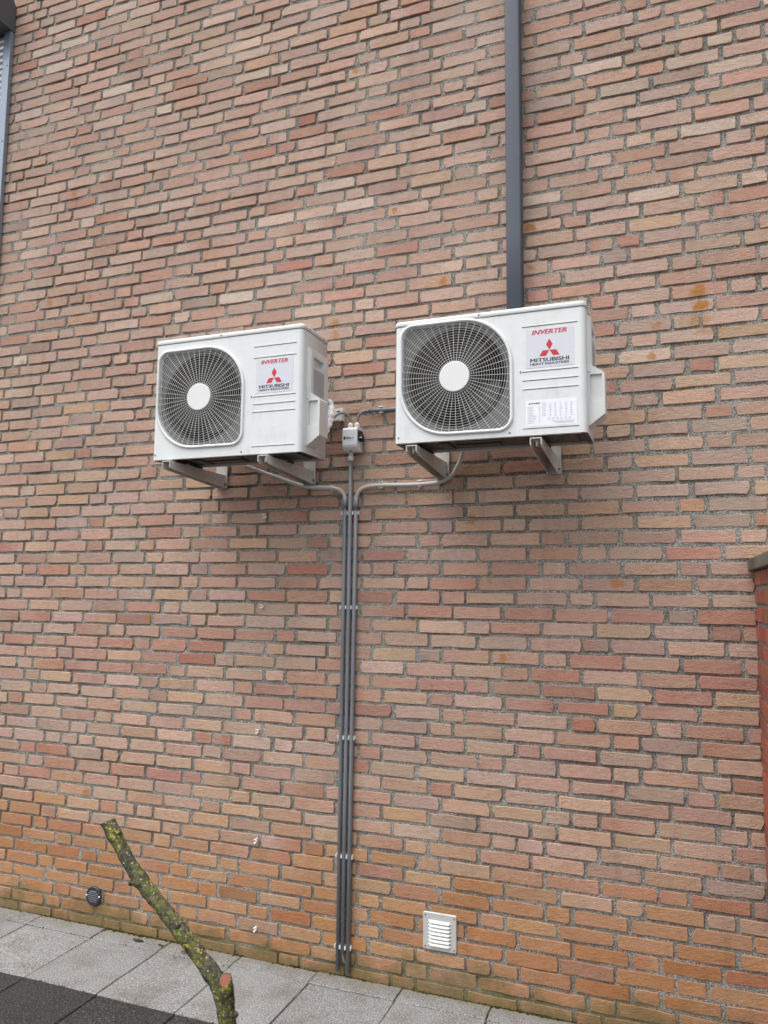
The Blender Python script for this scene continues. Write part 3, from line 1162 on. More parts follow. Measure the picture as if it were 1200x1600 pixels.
    # silver brand sticker
    sx0, sx1, sz0, sz1 = x0 + 0.526, x0 + 0.703, 2.5015, 2.650
    m = MB()
    m.box(sx0, sx1, YF - 0.0008, YF + 0.0005, sz0, sz1)
    st = m.build('brand_sticker', M_STICKER, u)
    yt = YF - 0.0014
    scx = x0 + 0.6135
    m = MB()
    text_mesh(m, 'INVERTER', scx - 0.064, scx + 0.064, 2.6285, 2.6455, yt, 0.0, 0.22, 0.0009)
    m.build('lettering', M_INKRED, st, fix=False)
    m = MB()
    text_mesh(m, 'MITSUBISHI', scx - 0.071, scx + 0.071, 2.5225, 2.5365, yt, 0.0, 0.0, 0.0008)
    m.build('lettering', M_INKBLACK, st, fix=False)
    m = MB()
    text_mesh(m, 'HEAVY INDUSTRIES', scx - 0.071, scx + 0.071, 2.5105, 2.5190, yt, 0.0, 0.0, 0.0005)
    m.build('lettering', M_INKBLACK, st, fix=False)
    m = MB()
    cxl, czl, s_ = scx, 2.5655, 0.0245
    for a in (90, 210, 330):
        d1 = Vector((math.cos(R(a)), 0, math.sin(R(a))))
        e1 = Vector((math.cos(R(a + 30)), 0, math.sin(R(a + 30)))) * s_
        e2 = Vector((math.cos(R(a - 30)), 0, math.sin(R(a - 30)))) * s_
        c = Vector((cxl, yt, czl)) + d1 * 0.0008
        m.poly([c, c + e2, c + e1 + e2, c + e1])
    m.build('emblem', M_INKRED, st, fix=False)
    if plate:
        m = MB()
        px0, px1, pz0, pz1 = x0 + 0.524, x0 + 0.710, 2.279, 2.377
        m.box(px0, px1, YF - 0.0008, YF + 0.0005, pz0, pz1)
        pl = m.build('rating_plate', M_PLATE, u)
        m = MB()
        text_mesh(m, 'MITSUBISHI', px0 + 0.019, px0 + 0.052, 2.3630, 2.3680, yt, 0.0, 0.0, 0.0003)
        for a in (90, 210, 330):
            e1 = Vector((math.cos(R(a + 30)), 0, math.sin(R(a + 30)))) * 0.0030
            e2 = Vector((math.cos(R(a - 30)), 0, math.sin(R(a - 30)))) * 0.0030
            c = Vector((px0 + 0.0135, yt, 2.3645))
            m.poly([c, c + e2, c + e1 + e2, c + e1])
        m.build('lettering', M_INKBLACK, pl, fix=False)
        m = MB()
        qq = random.Random(4)
        for r_ in range(11):                    # lines of print too small to read
            z = 2.352 - r_ * 0.0061
            m.box(px0 + 0.006, px0 + 0.006 + qq.uniform(0.018, 0.034), yt, yt + 0.0003, z, z + 0.0016)
            m.box(px0 + 0.048, px0 + 0.053, yt, yt + 0.0003, z, z + 0.0018)
        for r_ in range(9):
            z = 2.366 - r_ * 0.0061
            m.box(px0 + 0.060, px0 + 0.060 + qq.uniform(0.012, 0.018), yt, yt + 0.0003, z, z + 0.0014)
            for cxx in (0.086, 0.105, 0.124, 0.143, 0.162):
                m.box(px0 + cxx, px0 + cxx + qq.uniform(0.005, 0.010), yt, yt + 0.0003, z - 0.004, z - 0.0024)
        for r_ in range(3):
            z = 2.2945 - r_ * 0.0042
            m.box(px0 + 0.092 + 0.01 * r_, px0 + 0.176, yt, yt + 0.0003, z, z + 0.0013)
        for k in range(6):
            xx = px0 + 0.082 + k * 0.015
            m.box(xx, xx + 0.007, yt, yt + 0.0003, 2.302, 2.308)
        m.build('fine_print', M_INKGREY, pl, fix=False)
    # service cover on the right-hand end: handle recess above, valve hood below
    m = MB()
    m.cs = False
    ys0, ys1 = YF + 0.042, YB - 0.014
    yh = YF + 0.130                            # back of the hood
    zh0, zh1 = z0 + 0.045, z0 + 0.235          # hood
    ztop = 2.690
    d0, d1 = 0.015, 0.060
    # upper shallow panel
    def ring(x, ya, yb, za, zb):
        return [(x, ya, za), (x, yb, za), (x, yb, zb), (x, ya, zb)]
    m.loops([ring(x1 - 0.002, ys0, ys1, zh1, ztop + 0.010), ring(x1 + d0 - 0.006, ys0 + 0.002, ys1, zh1, ztop + 0.006),
             ring(x1 + d0, ys0 + 0.010, ys1 - 0.004, zh1, ztop)], True, False, False, False)
    # face of the panel round the hand hole
    hy0, hy1, hz0, hz1 = ys0 + 0.032, ys1 - 0.052, ztop - 0.066, ztop - 0.026
    o4 = ring(x1 + d0, ys0 + 0.010, ys1 - 0.004, zh1, ztop)
    i4 = ring(x1 + d0, hy0, hy1, hz0, hz1)
    m.loops([o4, i4], True, False, False, False)
    m.loops([i4, ring(x1 - 0.012, hy0 + 0.004, hy1 - 0.004, hz0 + 0.012, hz1)], True, False, True, False)
    # valve hood, sloped shoulder and sloped belly
    hood = [(x1 + 0.012, zh1 + 0.030), (x1 + 0.020, zh1 + 0.020), (x1 + d1 - 0.012, zh1 + 0.004), (x1 + d1, zh1 - 0.008), (x1 + d1, zh0 + 0.030), (x1 + 0.004, zh0 - 0.012), (x1 - 0.002, zh0 - 0.012)]
    m.loops([[(x, ys0 + 0.004, z) for x, z in hood], [(x, ys0 + 0.012, z) for x, z in hood], [(x, yh, z) for x, z in hood]], True, False, True, False)
    # front of the hood with a shallow recess
    fo = [(x1 - 0.002, zh0 - 0.012), (x1 + 0.004, zh0 - 0.012), (x1 + d1, zh0 + 0.030), (x1 + d1, zh1 - 0.008), (x1 + d1 - 0.012, zh1 + 0.004), (x1 + 0.020, zh1 + 0.020), (x1 + 0.012, zh1 + 0.030), (x1 - 0.002, zh1 + 0.030)]
    rc = [(x1 + 0.008, zh0 + 0.075), (x1 + d1 - 0.010, zh0 + 0.075), (x1 + d1 - 0.010, zh1 - 0.010), (x1 + 0.008, zh1 - 0.010)]
    fill_hole(m, fo, rc, ys0 + 0.004)
    m.loops([[(x, ys0 + 0.004, z) for x, z in rc], [(x, ys0 + 0.013, z) for x, z in rc]], True, False, True, False)
    sc = m.build('service_cover', M_WHITE2, u)
    # louvred print label on the end panel
    m = MB()
    m.box(x1 + d0 - 0.0005, x1 + d0 + 0.0012, hy0, hy1 + 0.004, hz0 - 0.120, hz0 - 0.012)
    m.build('end_label', M_SIDELABEL, sc)
    m = MB()
    m.box(x1 - 0.001, x1 + 0.0012, ys1 + 0.001, YB - 0.0015, 2.50, 2.665)
    m.build('end_label', M_SIDELABEL, sc)
    return u


RIB = [2.664, 2.6605, 2.490, 2.456, 2.422, 2.273]
UL = outdoor_unit(-2.186, -1.438, 2.239, 2.791, (-1.944, 2.5105), [2.7105, 2.6605, 2.490, 2.456, 2.422, 2.273],
                  'left white outdoor unit, taller, without rating plate, on wall brackets', False)
UR = outdoor_unit(-1.026, -0.280, 2.246, 2.742, (-0.7775, 2.4955), [2.664, 2.490, 2.456, 2.422, 2.273],
                  'right white outdoor unit with paper rating plate, below the dark square pipe', True)


# ------------------------------------------------------------------ wall brackets
def bracket(xc, ztop, label, tip=-0.432, dz=0.072):
    b = empty('wall_bracket', (xc, 0, ztop - 0.07), label, 'bracket', 'brackets carrying the outdoor units')
    hw = 0.0215
    t = 0.003
    # folded sheet: an upside-down channel, deep at the wall and shallow at the tip
    m = MB()
    side = [(-0.012, ztop), (tip, ztop), (tip, ztop - 0.026), (tip + 0.016, ztop - 0.034), (-0.060, ztop - dz + 0.004), (-0.012, ztop - dz)]
    for s in (-1, 1):
        xa, xb = xc + s * hw, xc + s * (hw - t)
        m.loops([[(xa, y, z) for y, z in side], [(xb, y, z) for y, z in side]], True, True, True, False)
    m.box(xc - hw + t, xc + hw - t, tip, -0.012, ztop - t, ztop - 0.0002)
    m.build('arm', M_BRACKET, b)
    m = MB()
    m.box(xc - hw - 0.006, xc + hw + 0.014, -0.0115, -0.006, ztop - dz - 0.002, ztop + 0.075, 0.0015)
    wp = m.build('wall_plate', M_BRACKET, b)
    for z in (ztop + 0.055, ztop - dz + 0.017):
        m = MB()
        m.tube([(xc + hw + 0.007, -0.011, z), (xc + hw + 0.007, -0.017, z)], 0.0045, 6)
        m.build('bolt', M_SCREW, wp)
    m = MB()
    m.tube([(xc, tip + 0.028, ztop - 0.028), (xc, tip + 0.028, ztop + 0.004)], 0.0045, 8)
    m.build('bolt', M_GLAND, b)
    m = MB()
    m.box(xc - 0.020, xc + 0.020, tip + 0.012, tip + 0.052, ztop + 0.0002, ztop + 0.0032, 0.001)
    m.build('washer_plate', M_BRACKET, b)
    for ya in (-0.375, -0.245):
        m = MB()
        m.box(xc - 0.024, xc + 0.024, ya, ya + 0.04, ztop + 0.0004, ztop + 0.0085, 0.002)
        m.build('rubber_pad', M_RUBBER, b)
    return b


bracket(-2.088, 2.2282, 'slanted steel wall bracket under the left end of the left unit', -0.452, 0.064)
bracket(-1.606, 2.2282, 'slanted steel wall bracket under the right end of the left unit', -0.452, 0.064)
bracket(-0.952, 2.2352, 'slanted steel wall bracket under the left end of the right unit')
bracket(-0.466, 2.2352, 'slanted steel wall bracket under the right end of the right unit')

# ------------------------------------------------------------------ conduits
YC, RC = -0.0158, 0.0093


def conduit(name, label, pieces):
    c = empty(name, pieces[0][1][0], label, 'conduit')
    for (pn, pts, mat, rad) in pieces:
        m = MB()
        m.tube(pts, rad, 14)
        m.build(pn, mat, c)
    return c


cl = conduit('conduit', 'left of the three conduits, bending left under the left unit', [
    ('straight_pipe', [(-1.4155, YC, 0.026), (-1.4150, YC - 0.001, 0.8), (-1.4140, YC, 1.4), (-1.4130, YC, 2.060)], M_CONDUIT_D, RC),
    ('bend', catmull([(-1.4128, YC, 2.058), (-1.4128, YC, 2.080), (-1.419, YC, 2.106), (-1.440, YC - 0.002, 2.128), (-1.476, YC - 0.006, 2.139),
                      (-1.530, YC - 0.002, 2.142), (-1.600, YC - 0.002, 2.149), (-1.680, YC - 0.004, 2.170), (-1.749, YC - 0.006, 2.196), (-1.85, YC - 0.010, 2.232), (-1.93, YC - 0.03, 2.262)], 8), M_CONDUIT_L, RC + 0.0004),
    ('sleeve', [(-1.4130, YC, 2.044), (-1.4128, YC, 2.084)], M_CONDUIT, RC + 0.0016)])
cm = conduit('conduit', 'middle conduit rising straight into the small switch box', [
    ('straight_pipe', [(-1.3925, YC, 0.098), (-1.3905, YC - 0.001, 0.8), (-1.3880, YC, 1.5), (-1.3855, YC - 0.004, 2.262)], M_CONDUIT, RC),
    ('cable_end', catmull([(-1.3925, YC, 0.105), (-1.391, YC, 0.082), (-1.383, YC + 0.004, 0.060), (-1.379, YC + 0.014, 0.052)], 5), M_CABLE, 0.0042)])
crr = conduit('conduit', 'right of the three conduits, bending right under the right unit', [
    ('straight_pipe', [(-1.3680, YC, 0.020), (-1.3650, YC - 0.001, 0.8), (-1.3610, YC, 1.5), (-1.3585, YC, 2.060)], M_CONDUIT, RC),
    ('bend', catmull([(-1.3583, YC, 2.058), (-1.3583, YC, 2.078), (-1.352, YC, 2.106), (-1.330, YC - 0.002, 2.130), (-1.290, YC - 0.002, 2.141),
                      (-1.23, YC - 0.002, 2.143), (-1.12, YC - 0.002, 2.140), (-1.03, YC - 0.003, 2.140), (-0.960, YC - 0.003, 2.146), (-0.906, YC - 0.004, 2.168),
                      (-0.880, YC - 0.006, 2.205), (-0.858, YC - 0.010, 2.248), (-0.842, YC - 0.02, 2.31)], 8), M_CONDUIT_L, RC + 0.0004),
    ('sleeve', [(-1.3585, YC, 2.036), (-1.3583, YC, 2.080)], M_CONDUIT, RC + 0.0016)])


# ------------------------------------------------------------------ clips
def clip(x, z, label, group, gap=0.0098, turn=False, sx=1.0):
    o = empty('conduit_clip', (x, 0, z), label, 'clip', group)
    def T(pts):
        return [(x + (p[2] if turn else p[0]) * sx, p[1], z + (p[0] if turn else p[2])) for p in pts]
    m = MB()
    h = 0.0080
    pts = [(-gap - 0.0035, -0.001, -h), (gap + 0.0035, -0.001, -h), (gap + 0.0035, -0.0062, -h), (-gap - 0.0035, -0.0062, -h)]
    top = [(a, b_, h) for a, b_, c in pts]
    m.loops([T(pts), T(top)], True, True, True, False)
    m.build('base', M_CLIP, o)
    for s in (-1, 1):
        m = MB()
        sec = [(s * (gap + 0.0002), -0.0058), (s * (gap + 0.0034), -0.0058), (s * (gap + 0.0030), -0.0180), (s * (gap + 0.0052), -0.0245), (s * (gap + 0.0026), -0.0255), (s * (gap - 0.0002), -0.0190)]
        m.loops([T([(a, b_, -h) for a, b_ in sec]), T([(a, b_, h) for a, b_ in sec])], True, True, True, False)
        m.build('jaw', M_CLIP, o)
    return o


ROWS = [(2.020, 'uppermost row'), (1.590, 'second row from the top'), (1.013, 'third row from the top'), (0.504, 'fourth row from the top'), (0.125, 'lowest row, near the paving')]
for z, rn in ROWS:
    t = z / 2.06
    for xa, xb, nm in ((-1.4155, -1.4130, 'left'), (-1.3925, -1.3860, 'middle'), (-1.3680, -1.3585, 'right')):
        clip(xa + (xb - xa) * t, z, 'white clip on the %s vertical conduit, %s' % (nm, rn), 'clips holding the vertical conduits')
for x, z, nm in ((-1.478, 2.139, 'on the pale bend just left of the three conduits'), (-1.235, 2.1435, 'on the pale bend right of the three conduits, nearer them'),
                 (-1.050, 2.1425, 'on the pale bend under the left end of the right unit')):
    clip(x, z, 'clip ' + nm, 'clips holding the pale bends', turn=True)
for (x, z), nm in zip(((-1.837, 2.015), (-1.839, 1.588), (-1.845, 1.007), (-1.838, 0.515), (-1.829, 0.129)),
                      ('topmost', 'second from the top', 'third from the top', 'fourth from the top', 'lowest')):
    clip(x, z, 'empty white clip on bare brick left of the conduits, %s of five' % nm, 'empty clips left on the wall', gap=0.0046, turn=True, sx=0.5)

# ------------------------------------------------------------------ switch box
bx0, bx1, bz0, bz1 = -1.409, -1.337, 2.300, 2.414
sb = empty('switch_box', ((bx0 + bx1) / 2, 0, bz0), 'small pale grey switch box with black rotary knob between the two units', 'switch box')
m = MB()
m.box(bx0 + 0.002, bx1 + 0.002, -0.040, -0.002, bz0, bz1, 0.004)
m.build('back_box', M_GLAND, sb)
m = MB()
m.cs = True
sec = [(-0.040, bz0 + 0.004), (-0.050, bz0 + 0.006), (-0.063, bz0 + 0.020), (-0.066, bz0 + 0.030), (-0.066, bz1 - 0.014), (-0.062, bz1 - 0.006), (-0.052, bz1 - 0.002), (-0.040, bz1 - 0.002)]
m.loops([[(x, y, z) for y, z in sec] for x in (bx0, bx0 + 0.0005, bx1 - 0.0005, bx1)], True, True, True, False)
cv = m.build('cover', M_BOX, sb)
m = MB()
text_mesh(m, 'ltbu-r', bx0 + 0.018, bx0 + 0.055, 2.3560, 2.3690, -0.0664, 0.02)
m.box(bx0 + 0.005, bx0 + 0.0145, -0.0664, -0.0661, 2.3545, 2.3690)
m.build('lettering', M_INKBLACK, cv, fix=False)
m = MB()
m.box(bx0 + 0.019, bx0 + 0.055, -0.0664, -0.0661, 2.3500, 2.3520)
m.build('fine_print', M_INKGREY, cv, fix=False)
for z in (bz0 + 0.004, bz1 - 0.004):
    m = MB()
    m.tube([((bx0 + bx1) / 2, -0.046, z), ((bx0 + bx1) / 2, -0.0545, z)], 0.0024, 8)
    m.build('screw', M_INKBLACK, cv)
m = MB()
m.box(bx1 + 0.001, bx1 + 0.009, -0.058, -0.018, 2.350, 2.396, 0.002)
m.tube([(bx1 + 0.005, -0.038, 2.362), (bx1 + 0.019, -0.038, 2.362)], 0.017, 20)
kn = m.build('rotary_knob', M_KNOB, sb)
m = MB()
m.box(bx1 + 0.0075, bx1 + 0.0200, -0.0575, -0.0535, 2.3605, 2.3635)
m.build('pointer_mark', M_CLIP, kn)
for x in (-1.3875, -1.3545):
    m = MB()
    m.cs = True
    m.tube([(x, -0.026, bz1 - 0.001), (x, -0.026, bz1 + 0.006)], 0.0135, 6, True, False)
    m.tube([(x, -0.026, bz1 + 0.0062), (x, -0.026, bz1 + 0.017), (x, -0.026, bz1 + 0.022), (x, -0.026, bz1 + 0.026)], [0.0125, 0.0120, 0.0095, 0.006], 14)
    m.build('cable_gland', M_GLAND, sb)
m = MB()
m.cs = True
m.tube([(-1.3855, -0.0205, bz0 + 0.001), (-1.3855, -0.0205, bz0 - 0.014)], 0.0105, 12)
m.tube([(-1.3855, -0.0205, bz0 - 0.0142), (-1.3855, -0.0205, bz0 - 0.020), (-1.3855, -0.0205, bz0 - 0.034), (-1.3855, -0.0205, bz0 - 0.040)], [0.010, 0.0135, 0.0135, 0.0095], 14)
m.build('cable_gland', M_GLAND, sb)

# cable to the left unit
c = empty('cable', (-1.3875, -0.026, 2.43), 'grey cable arching from the switch box to the left unit', 'cable')
m = MB()
m.tube(catmull([(-1.3875, -0.026, 2.428), (-1.3885, -0.027, 2.452), (-1.400, -0.030, 2.478), (-1.424, -0.038, 2.488), (-1.450, -0.052, 2.474), (-1.462, -0.085, 2.436),
                (-1.452, -0.15, 2.395), (-1.44, -0.185, 2.35)], 8), 0.0056, 10)
m.build('sheath', M_CABLE, c)
# conduit to the right unit
c = empty('conduit', (-1.3545, -0.026, 2.43), 'short grey conduit running from the switch box behind the right unit', 'conduit')
m = MB()
m.tube(catmull([(-1.3545, -0.026, 2.428), (-1.353, -0.026, 2.450), (-1.345, -0.025, 2.474), (-1.326, -0.022, 2.490), (-1.300, -0.019, 2.494)], 8), 0.0062, 10)
m.build('cable_bend', M_CABLE, c)
m = MB()
m.tube([(-1.302, -0.0175, 2.4945), (-1.15, -0.0175, 2.492), (-0.90, -0.0175, 2.490)], 0.0088, 12)
m.build('straight_pipe', M_CONDUIT, c)
clip(-1.240, 2.4935, 'clip on the short horizontal conduit left of the right unit', 'clips holding short conduits', turn=True)

# white trunking end and wrapped pipes beside the left unit
t = empty('trunking_end', (-1.455, 0, 2.49), 'small white trunking end on the wall behind the grey cable', 'trunking')
m = MB()
m.box(-1.560, -1.428, -0.030, -0.002, 2.455, 2.512, 0.003)
m.build('cover', M_CLIP, t)
m = MB()
m.box(-1.455, -1.438, -0.0312, -0.0300, 2.495, 2.501)
m.build('slot', M_INKBLACK, t)
wpipe = empty('wrapped_pipes', (-1.44, -0.15, 2.40), 'white wrapped pipe bundle leaving the hood of the left unit', 'pipe')
m = MB()
q = random.Random(11)
pts = catmull([(-1.420, -0.250, 2.345), (-1.414, -0.215, 2.400), (-1.411, -0.195, 2.445), (-1.420, -0.175, 2.488), (-1.440, -0.160, 2.518)], 5)
rad = [0.007 + 0.011 * math.sin(math.pi * (0.18 + 0.74 * i / (len(pts) - 1))) + q.uniform(-0.0022, 0.0022) for i in range(len(pts))]
m.tube(pts, rad, 12, True, False)
m.v = [tuple(Vector(p) + Vector((noise.noise(Vector(p) * 55), noise.noise(Vector(p) * 55 + Vector((7, 0, 0))), noise.noise(Vector(p) * 55 + Vector((0, 9, 0))))) * 0.0085) for p in m.v]
m.build('wrap', M_WRAP, wpipe)

# ------------------------------------------------------------------ vents
vx0, vx1, vz0, vz1 = -1.030, -0.885, 0.176, 0.325
v = empty('louvre_vent', ((vx0 + vx1) / 2, 0, vz0), 'square aluminium louvre vent low on the wall right of the conduits', 'vent')
m = MB()
out_ = rrect((vx0 + vx1) / 2, (vz0 + vz1) / 2, (vx1 - vx0) / 2, (vz1 - vz0) / 2, (0.008,) * 4, 0, 4)
inn = rrect((vx0 + vx1) / 2, (vz0 + vz1) / 2, (vx1 - vx0) / 2 - 0.0025, (vz1 - vz0) / 2 - 0.0025, (0.006,) * 4, 0, 4)
m.loops([[(x, -0.002, z) for x, z in out_], [(x, -0.007, z) for x, z in out_], [(x, -0.0092, z) for x, z in inn]], True, True, True, False)
pl = m.build('plate', M_ALU, v)
nl = 7
for k in range(nl):
    zc = vz1 - 0.036 - k * 0.0150
    m = MB()
    m.cs = True
    a, b = vx0 + 0.023, vx1 - 0.023
    loops = []
    for i in range(13):
        t_ = i / 12
        x = a + (b - a) * t_
        s = min(1.0, min(t_, 1 - t_) * 9) ** 0.5 + 0.02
        loops.append([(x, -0.0090, zc + 0.0060), (x, -0.0090 - 0.0050 * s, zc + 0.0045 * s), (x, -0.0090 - 0.0085 * s, zc - 0.0010), (x, -0.0090 - 0.0088 * s, zc - 0.0042 * s), (x, -0.0092, zc - 0.0030 * s)])
    m.loops(loops, True, True, True, False)
    m.build('louvre', M_LOUVRE, v)
    m = MB()
    m.box(a + 0.001, b - 0.001, -0.0098, -0.0090, zc - 0.0066, zc - 0.0034)
    m.build('louvre_slot', M_INKBLACK, v)
for x in (vx0 + 0.010, vx1 - 0.010):
    for z in (vz0 + 0.012, vz1 - 0.012):
        m = MB()
        m.tube([(x, -0.009, z), (x, -0.0112, z)], 0.0030, 8)
        m.build('screw', M_SCREW, v)

rcx, rcz, rrv = -2.751, 0.139, 0.048
v = empty('round_vent', (rcx, 0, rcz - rrv), 'small round dark vent low on the wall behind the bare stem', 'vent')
C = lambda r_, y, n=40: [(rcx + r_ * math.cos(2 * math.pi * k / n), y, rcz + r_ * math.sin(2 * math.pi * k / n)) for k in range(n)]
m = MB()
m.cs = True
m.loops([C(rrv, -0.001), C(rrv, -0.006), C(rrv - 0.004, -0.0105), C(rrv - 0.010, -0.0115), C(rrv - 0.014, -0.0085)], True, True, True, True)
m.build('flange', M_VENTBLK, v)
for k in range(6):
    z = rcz - 0.0235 + k * 0.0094
    hw = math.sqrt(max(0, 0.032 ** 2 - (z - rcz) ** 2))
    m = MB()
    m.loops([[(rcx + s * hw, y, zz) for y, zz in ((-0.0086, z + 0.003), (-0.0125, z + 0.0005), (-0.0130, z - 0.0018), (-0.0086, z - 0.001))] for s in (-1, 1)], True, True, True, False)
    m.build('slat', M_SHUTBOX, v)
for s, dz in ((-1, 0.004), (1, 0.004)):
    m = MB()
    m.tube([(rcx + s * 0.039, -0.0105, rcz + dz), (rcx + s * 0.039, -0.0138, rcz + dz)], 0.0042, 8)
    m.build('screw', M_CLIP, v)

# ------------------------------------------------------------------ pruned stem in the foreground
tree = empty('pruned_tree', (-1.235, -1.2, 0), 'pruned bare stem covered in green and yellow lichen, leaning left', 'tree')


def rough_tube(path, radii, n, seed, amp):
    m = MB()
    pts = [Vector(p) for p in path]
    t0 = (pts[1] - pts[0]).normalized()
    nrm = t0.cross(Vector((0, 1, 0))).normalized()
    loops = []
    for i, p in enumerate(pts):
        t_ = (pts[min(i + 1, len(pts) - 1)] - pts[max(i - 1, 0)]).normalized()
        nrm = (nrm - t_ * nrm.dot(t_)).normalized()
        bi = t_.cross(nrm)
        lp = []
        for k in range(n):
            a = 2 * math.pi * k / n
            d = nrm * math.cos(a) + bi * math.sin(a)
            s_ = p + d * radii[i]
            f = 1 + amp * (noise.noise(s_ * 38 + Vector((seed, 0, 0))) + 0.6 * noise.noise(s_ * 95 + Vector((0, seed, 0)))) 
            lp.append(p + d * radii[i] * f)
        loops.append(lp)
    m.cs = True
    return m, loops


YT = -1.2
ctrl = [(-1.205, YT, -0.02), (-1.215, YT, 0.15), (-1.228, YT, 0.30), (-1.241, YT, 0.418), (-1.252, YT, 0.480), (-1.280, YT, 0.526), (-1.322, YT, 0.568), (-1.376, YT, 0.617),
        (-1.432, YT, 0.665), (-1.494, YT, 0.716), (-1.545, YT, 0.757), (-1.588, YT, 0.798), (-1.638, YT, 0.856), (-1.692, YT, 0.924)]
cr_ = [0.036, 0.030, 0.0270, 0.0258, 0.0258, 0.0245, 0.0230, 0.0224, 0.0221, 0.0217, 0.0211, 0.0206, 0.0202, 0.0207]
path = catmull(ctrl, 7)
rad = []
for i in range(len(path)):
    s_ = i / 7.0
    k = min(int(s_), len(cr_) - 2)
    f = s_ - k
    rad.append(cr_[k] * (1 - f) + cr_[k + 1] * f)
    for kn, ww, am in ((10.45, 0.28, 0.20), (12.6, 0.22, 0.15), (7.6, 0.3, 0.10), (5.6, 0.3, 0.10)):
        rad[-1] *= 1 + am * math.exp(-((s_ - kn) / ww) ** 2)
m, loops = rough_tube(path, rad, 22, 3.1, 0.13)
# slanting saw cut at the top: lower lip on the right, higher on the outer left
top = loops[-1]
ax = (Vector(path[-1]) - Vector(path[-3])).normalized()
for j in range(1, 3):
    pass
new = []
for p in top:
    d = Vector(p) - path[-1]
    side = d.dot(Vector((1, 0, 0.45)).normalized())
    new.append(Vector(p) + ax * (0.010 - side * 0.30) + d * 0.10)
loops[-1] = new
m.loops(loops, True, True, False, True)
trunk = m.build('trunk', M_BARK, tree)
m = MB()
cen = sum((Vector(p) for p in new), Vector()) / len(new)
inn = [cen + (Vector(p) - cen) * 0.86 - ax * 0.003 for p in new]
m.loops([new, inn], True, False, True, False)
m.build('old_cut', M_DEADCUT, trunk)
# cut side stub
sp_ = catmull([(-1.247, YT, 0.450), (-1.243, YT - 0.006, 0.490), (-1.239, YT - 0.014, 0.522), (-1.237, YT - 0.022, 0.548)], 6)
sr_ = [0.0250, 0.0240, 0.0215, 0.0190]
rad = [sr_[min(3, i // 6)] * (1 - (i % 6) / 6) + sr_[min(3, i // 6 + 1)] * ((i % 6) / 6) for i in range(len(sp_))]
m, loops = rough_tube(sp_, rad, 18, 8.4, 0.12)
axs = (sp_[-1] - sp_[-3]).normalized()
look = (Vector((0, -CAM_D, CAM_H)) - sp_[-1]).normalized()
cutn = (Vector((0.05, -0.75, 0.65))).normalized()
lp = []
for p in loops[-1]:
    d = Vector(p) - sp_[-1]
    lp.append(Vector(p) - axs * (d.dot(cutn) / axs.dot(cutn)))
loops[-1] = lp
m.loops(loops, True, True, False, True)
stub = m.build('side_stub', M_BARK, tree)
m = MB()
cen = sum((Vector(p) for p in lp), Vector()) / len(lp)
i1 = [cen + (Vector(p) - cen) * 0.80 + cutn * 0.0015 for p in lp]
m.loops([lp, i1], True, False, False, False)
m.build('bark_lip', M_BARK, stub)
m = MB()
m.poly([p + cutn * 0.0002 for p in i1])
m.build('fresh_cut', M_CUT, stub)
# knobs and torn twig scars
for (x, y, z, r_, s_) in ((-1.588, -1.212, 0.765, 0.010, 1), (-1.212, -1.205, 0.452, 0.009, 2), (-1.410, -1.215, 0.668, 0.009, 3), (-1.648, -1.205, 0.905, 0.008, 4)):
    bm = bmesh.new()
    bmesh.ops.create_icosphere(bm, subdivisions=2, radius=r_)
    for vv in bm.verts:
        vv.co *= 1 + 0.35 * noise.noise(vv.co * 120 + Vector((s_, s_, s_)))
    m = MB()
    m.cs = True
    m.add_bm(bm, Matrix.Translation((x, y, z)))
    m.build('knot', M_BARK, trunk)

# ------------------------------------------------------------------ moss and litter
q = random.Random(31)
m = MB()
m.cs = True
bm0 = bmesh.new()
bmesh.ops.create_icosphere(bm0, subdivisions=1, radius=1)
ICO = [v.co.copy() for v in bm0.verts]
ICF = [[v.index for v in f.verts] for f in bm0.faces]
bm0.free()


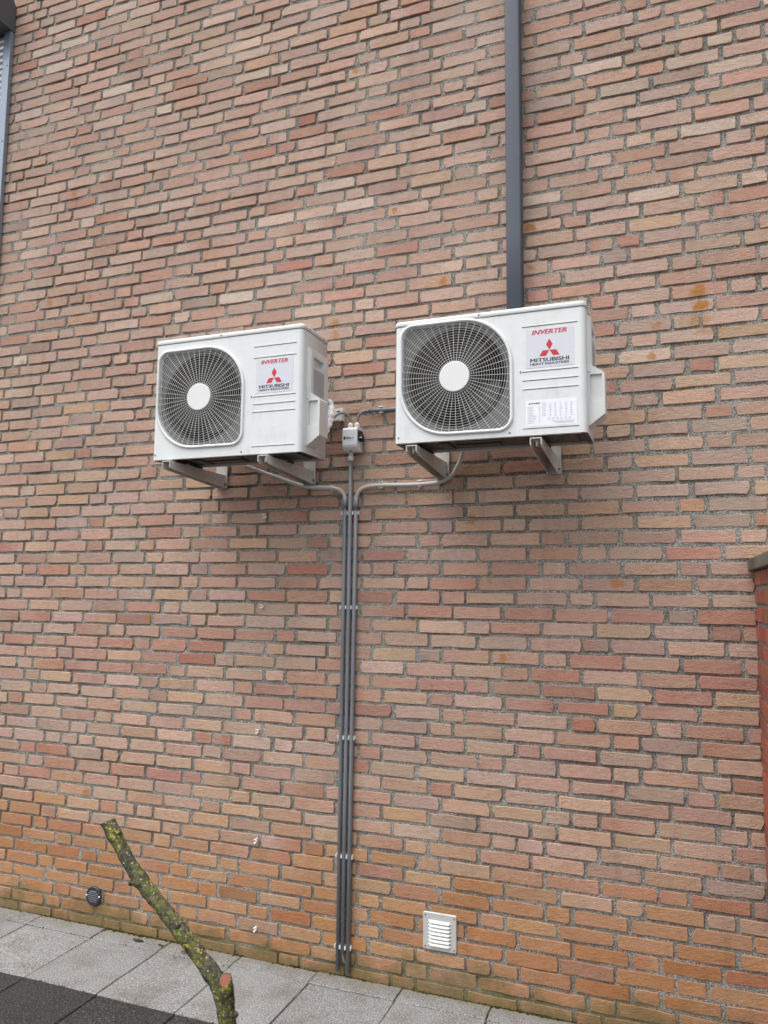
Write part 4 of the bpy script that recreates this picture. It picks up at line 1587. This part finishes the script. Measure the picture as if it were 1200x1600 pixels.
def clump(x, y, z, rx, ry, rz, seed):
    base = len(m.v)
    for co in ICO:
        k = 1 + 0.55 * noise.noise(co * 2.1 + Vector((seed * 1.7, 0, 0)))
        m.v.append((x + co.x * rx * k, y + co.y * ry * k, z + co.z * rz * k))
    for f in ICF:
        m.face([base + a for a in f])


for i in range(2600):
    x = q.uniform(-4.6, 0.27)
    dens = noise.noise(Vector((x * 2.3, 0.3, 0))) + 0.5 * noise.noise(Vector((x * 9, 1.3, 0)))
    if dens < q.uniform(-0.5, 0.4):
        continue
    r_ = q.uniform(0.0014, 0.0048) * (1 + 0.5 * max(0, dens))
    clump(x, -0.003 - abs(q.gauss(0, 0.006)), q.uniform(-0.003, 0.002), r_ * q.uniform(1.0, 2.4), r_, r_ * 0.75, i)
for i in range(420):                      # in the slab joints
    if q.random() < 0.55:
        x, y = q.uniform(-4.2, 0.2), q.choice((-0.113, -0.520, -0.520)) + q.gauss(0, 0.002)
    else:
        x, y = q.choice(XJ[3:14]) + q.gauss(0.003, 0.002), q.uniform(-0.52, -0.01)
    if noise.noise(Vector((x * 3, y * 3, 5))) < 0.0:
        continue
    r_ = q.uniform(0.0012, 0.0034)
    clump(x, y, -0.001, r_ * q.uniform(1, 2), r_, r_ * 0.6, i)
moss = m.build('moss', M_MOSS, fix=False)
tag(moss, 'thin dark moss along the foot of the house wall', 'moss', kind='stuff')

for (x, y, s_, nm) in ((-2.43, -0.062, 0.022, 'flat dead leaf on the paving right of the round vent'), (-2.30, -0.065, 0.011, 'tiny dead leaf scrap on the paving behind the bare stem'),
                       (-2.16, -0.085, 0.010, 'dark scrap on the slab just left of the bare stem')):
    m = MB()
    q2 = random.Random(int(s_ * 1e4))
    n = 14
    lo, up = [], []
    for k in range(n):
        a = 2 * math.pi * k / n
        r_ = s_ * (0.75 + 0.4 * q2.random())
        px, py = x + 1.5 * r_ * math.cos(a), y + 0.5 * r_ * math.sin(a)
        zz = 0.0035 + 0.004 * q2.random()
        lo.append((px, py, zz))
        up.append((px, py, zz + 0.0012))
    m.loops([lo, up], True, True, True, False)
    tag(m.build('dead_leaf', M_LEAF), nm, 'leaf', 'leaf litter on the paving')
print('bricks', len(bricks))
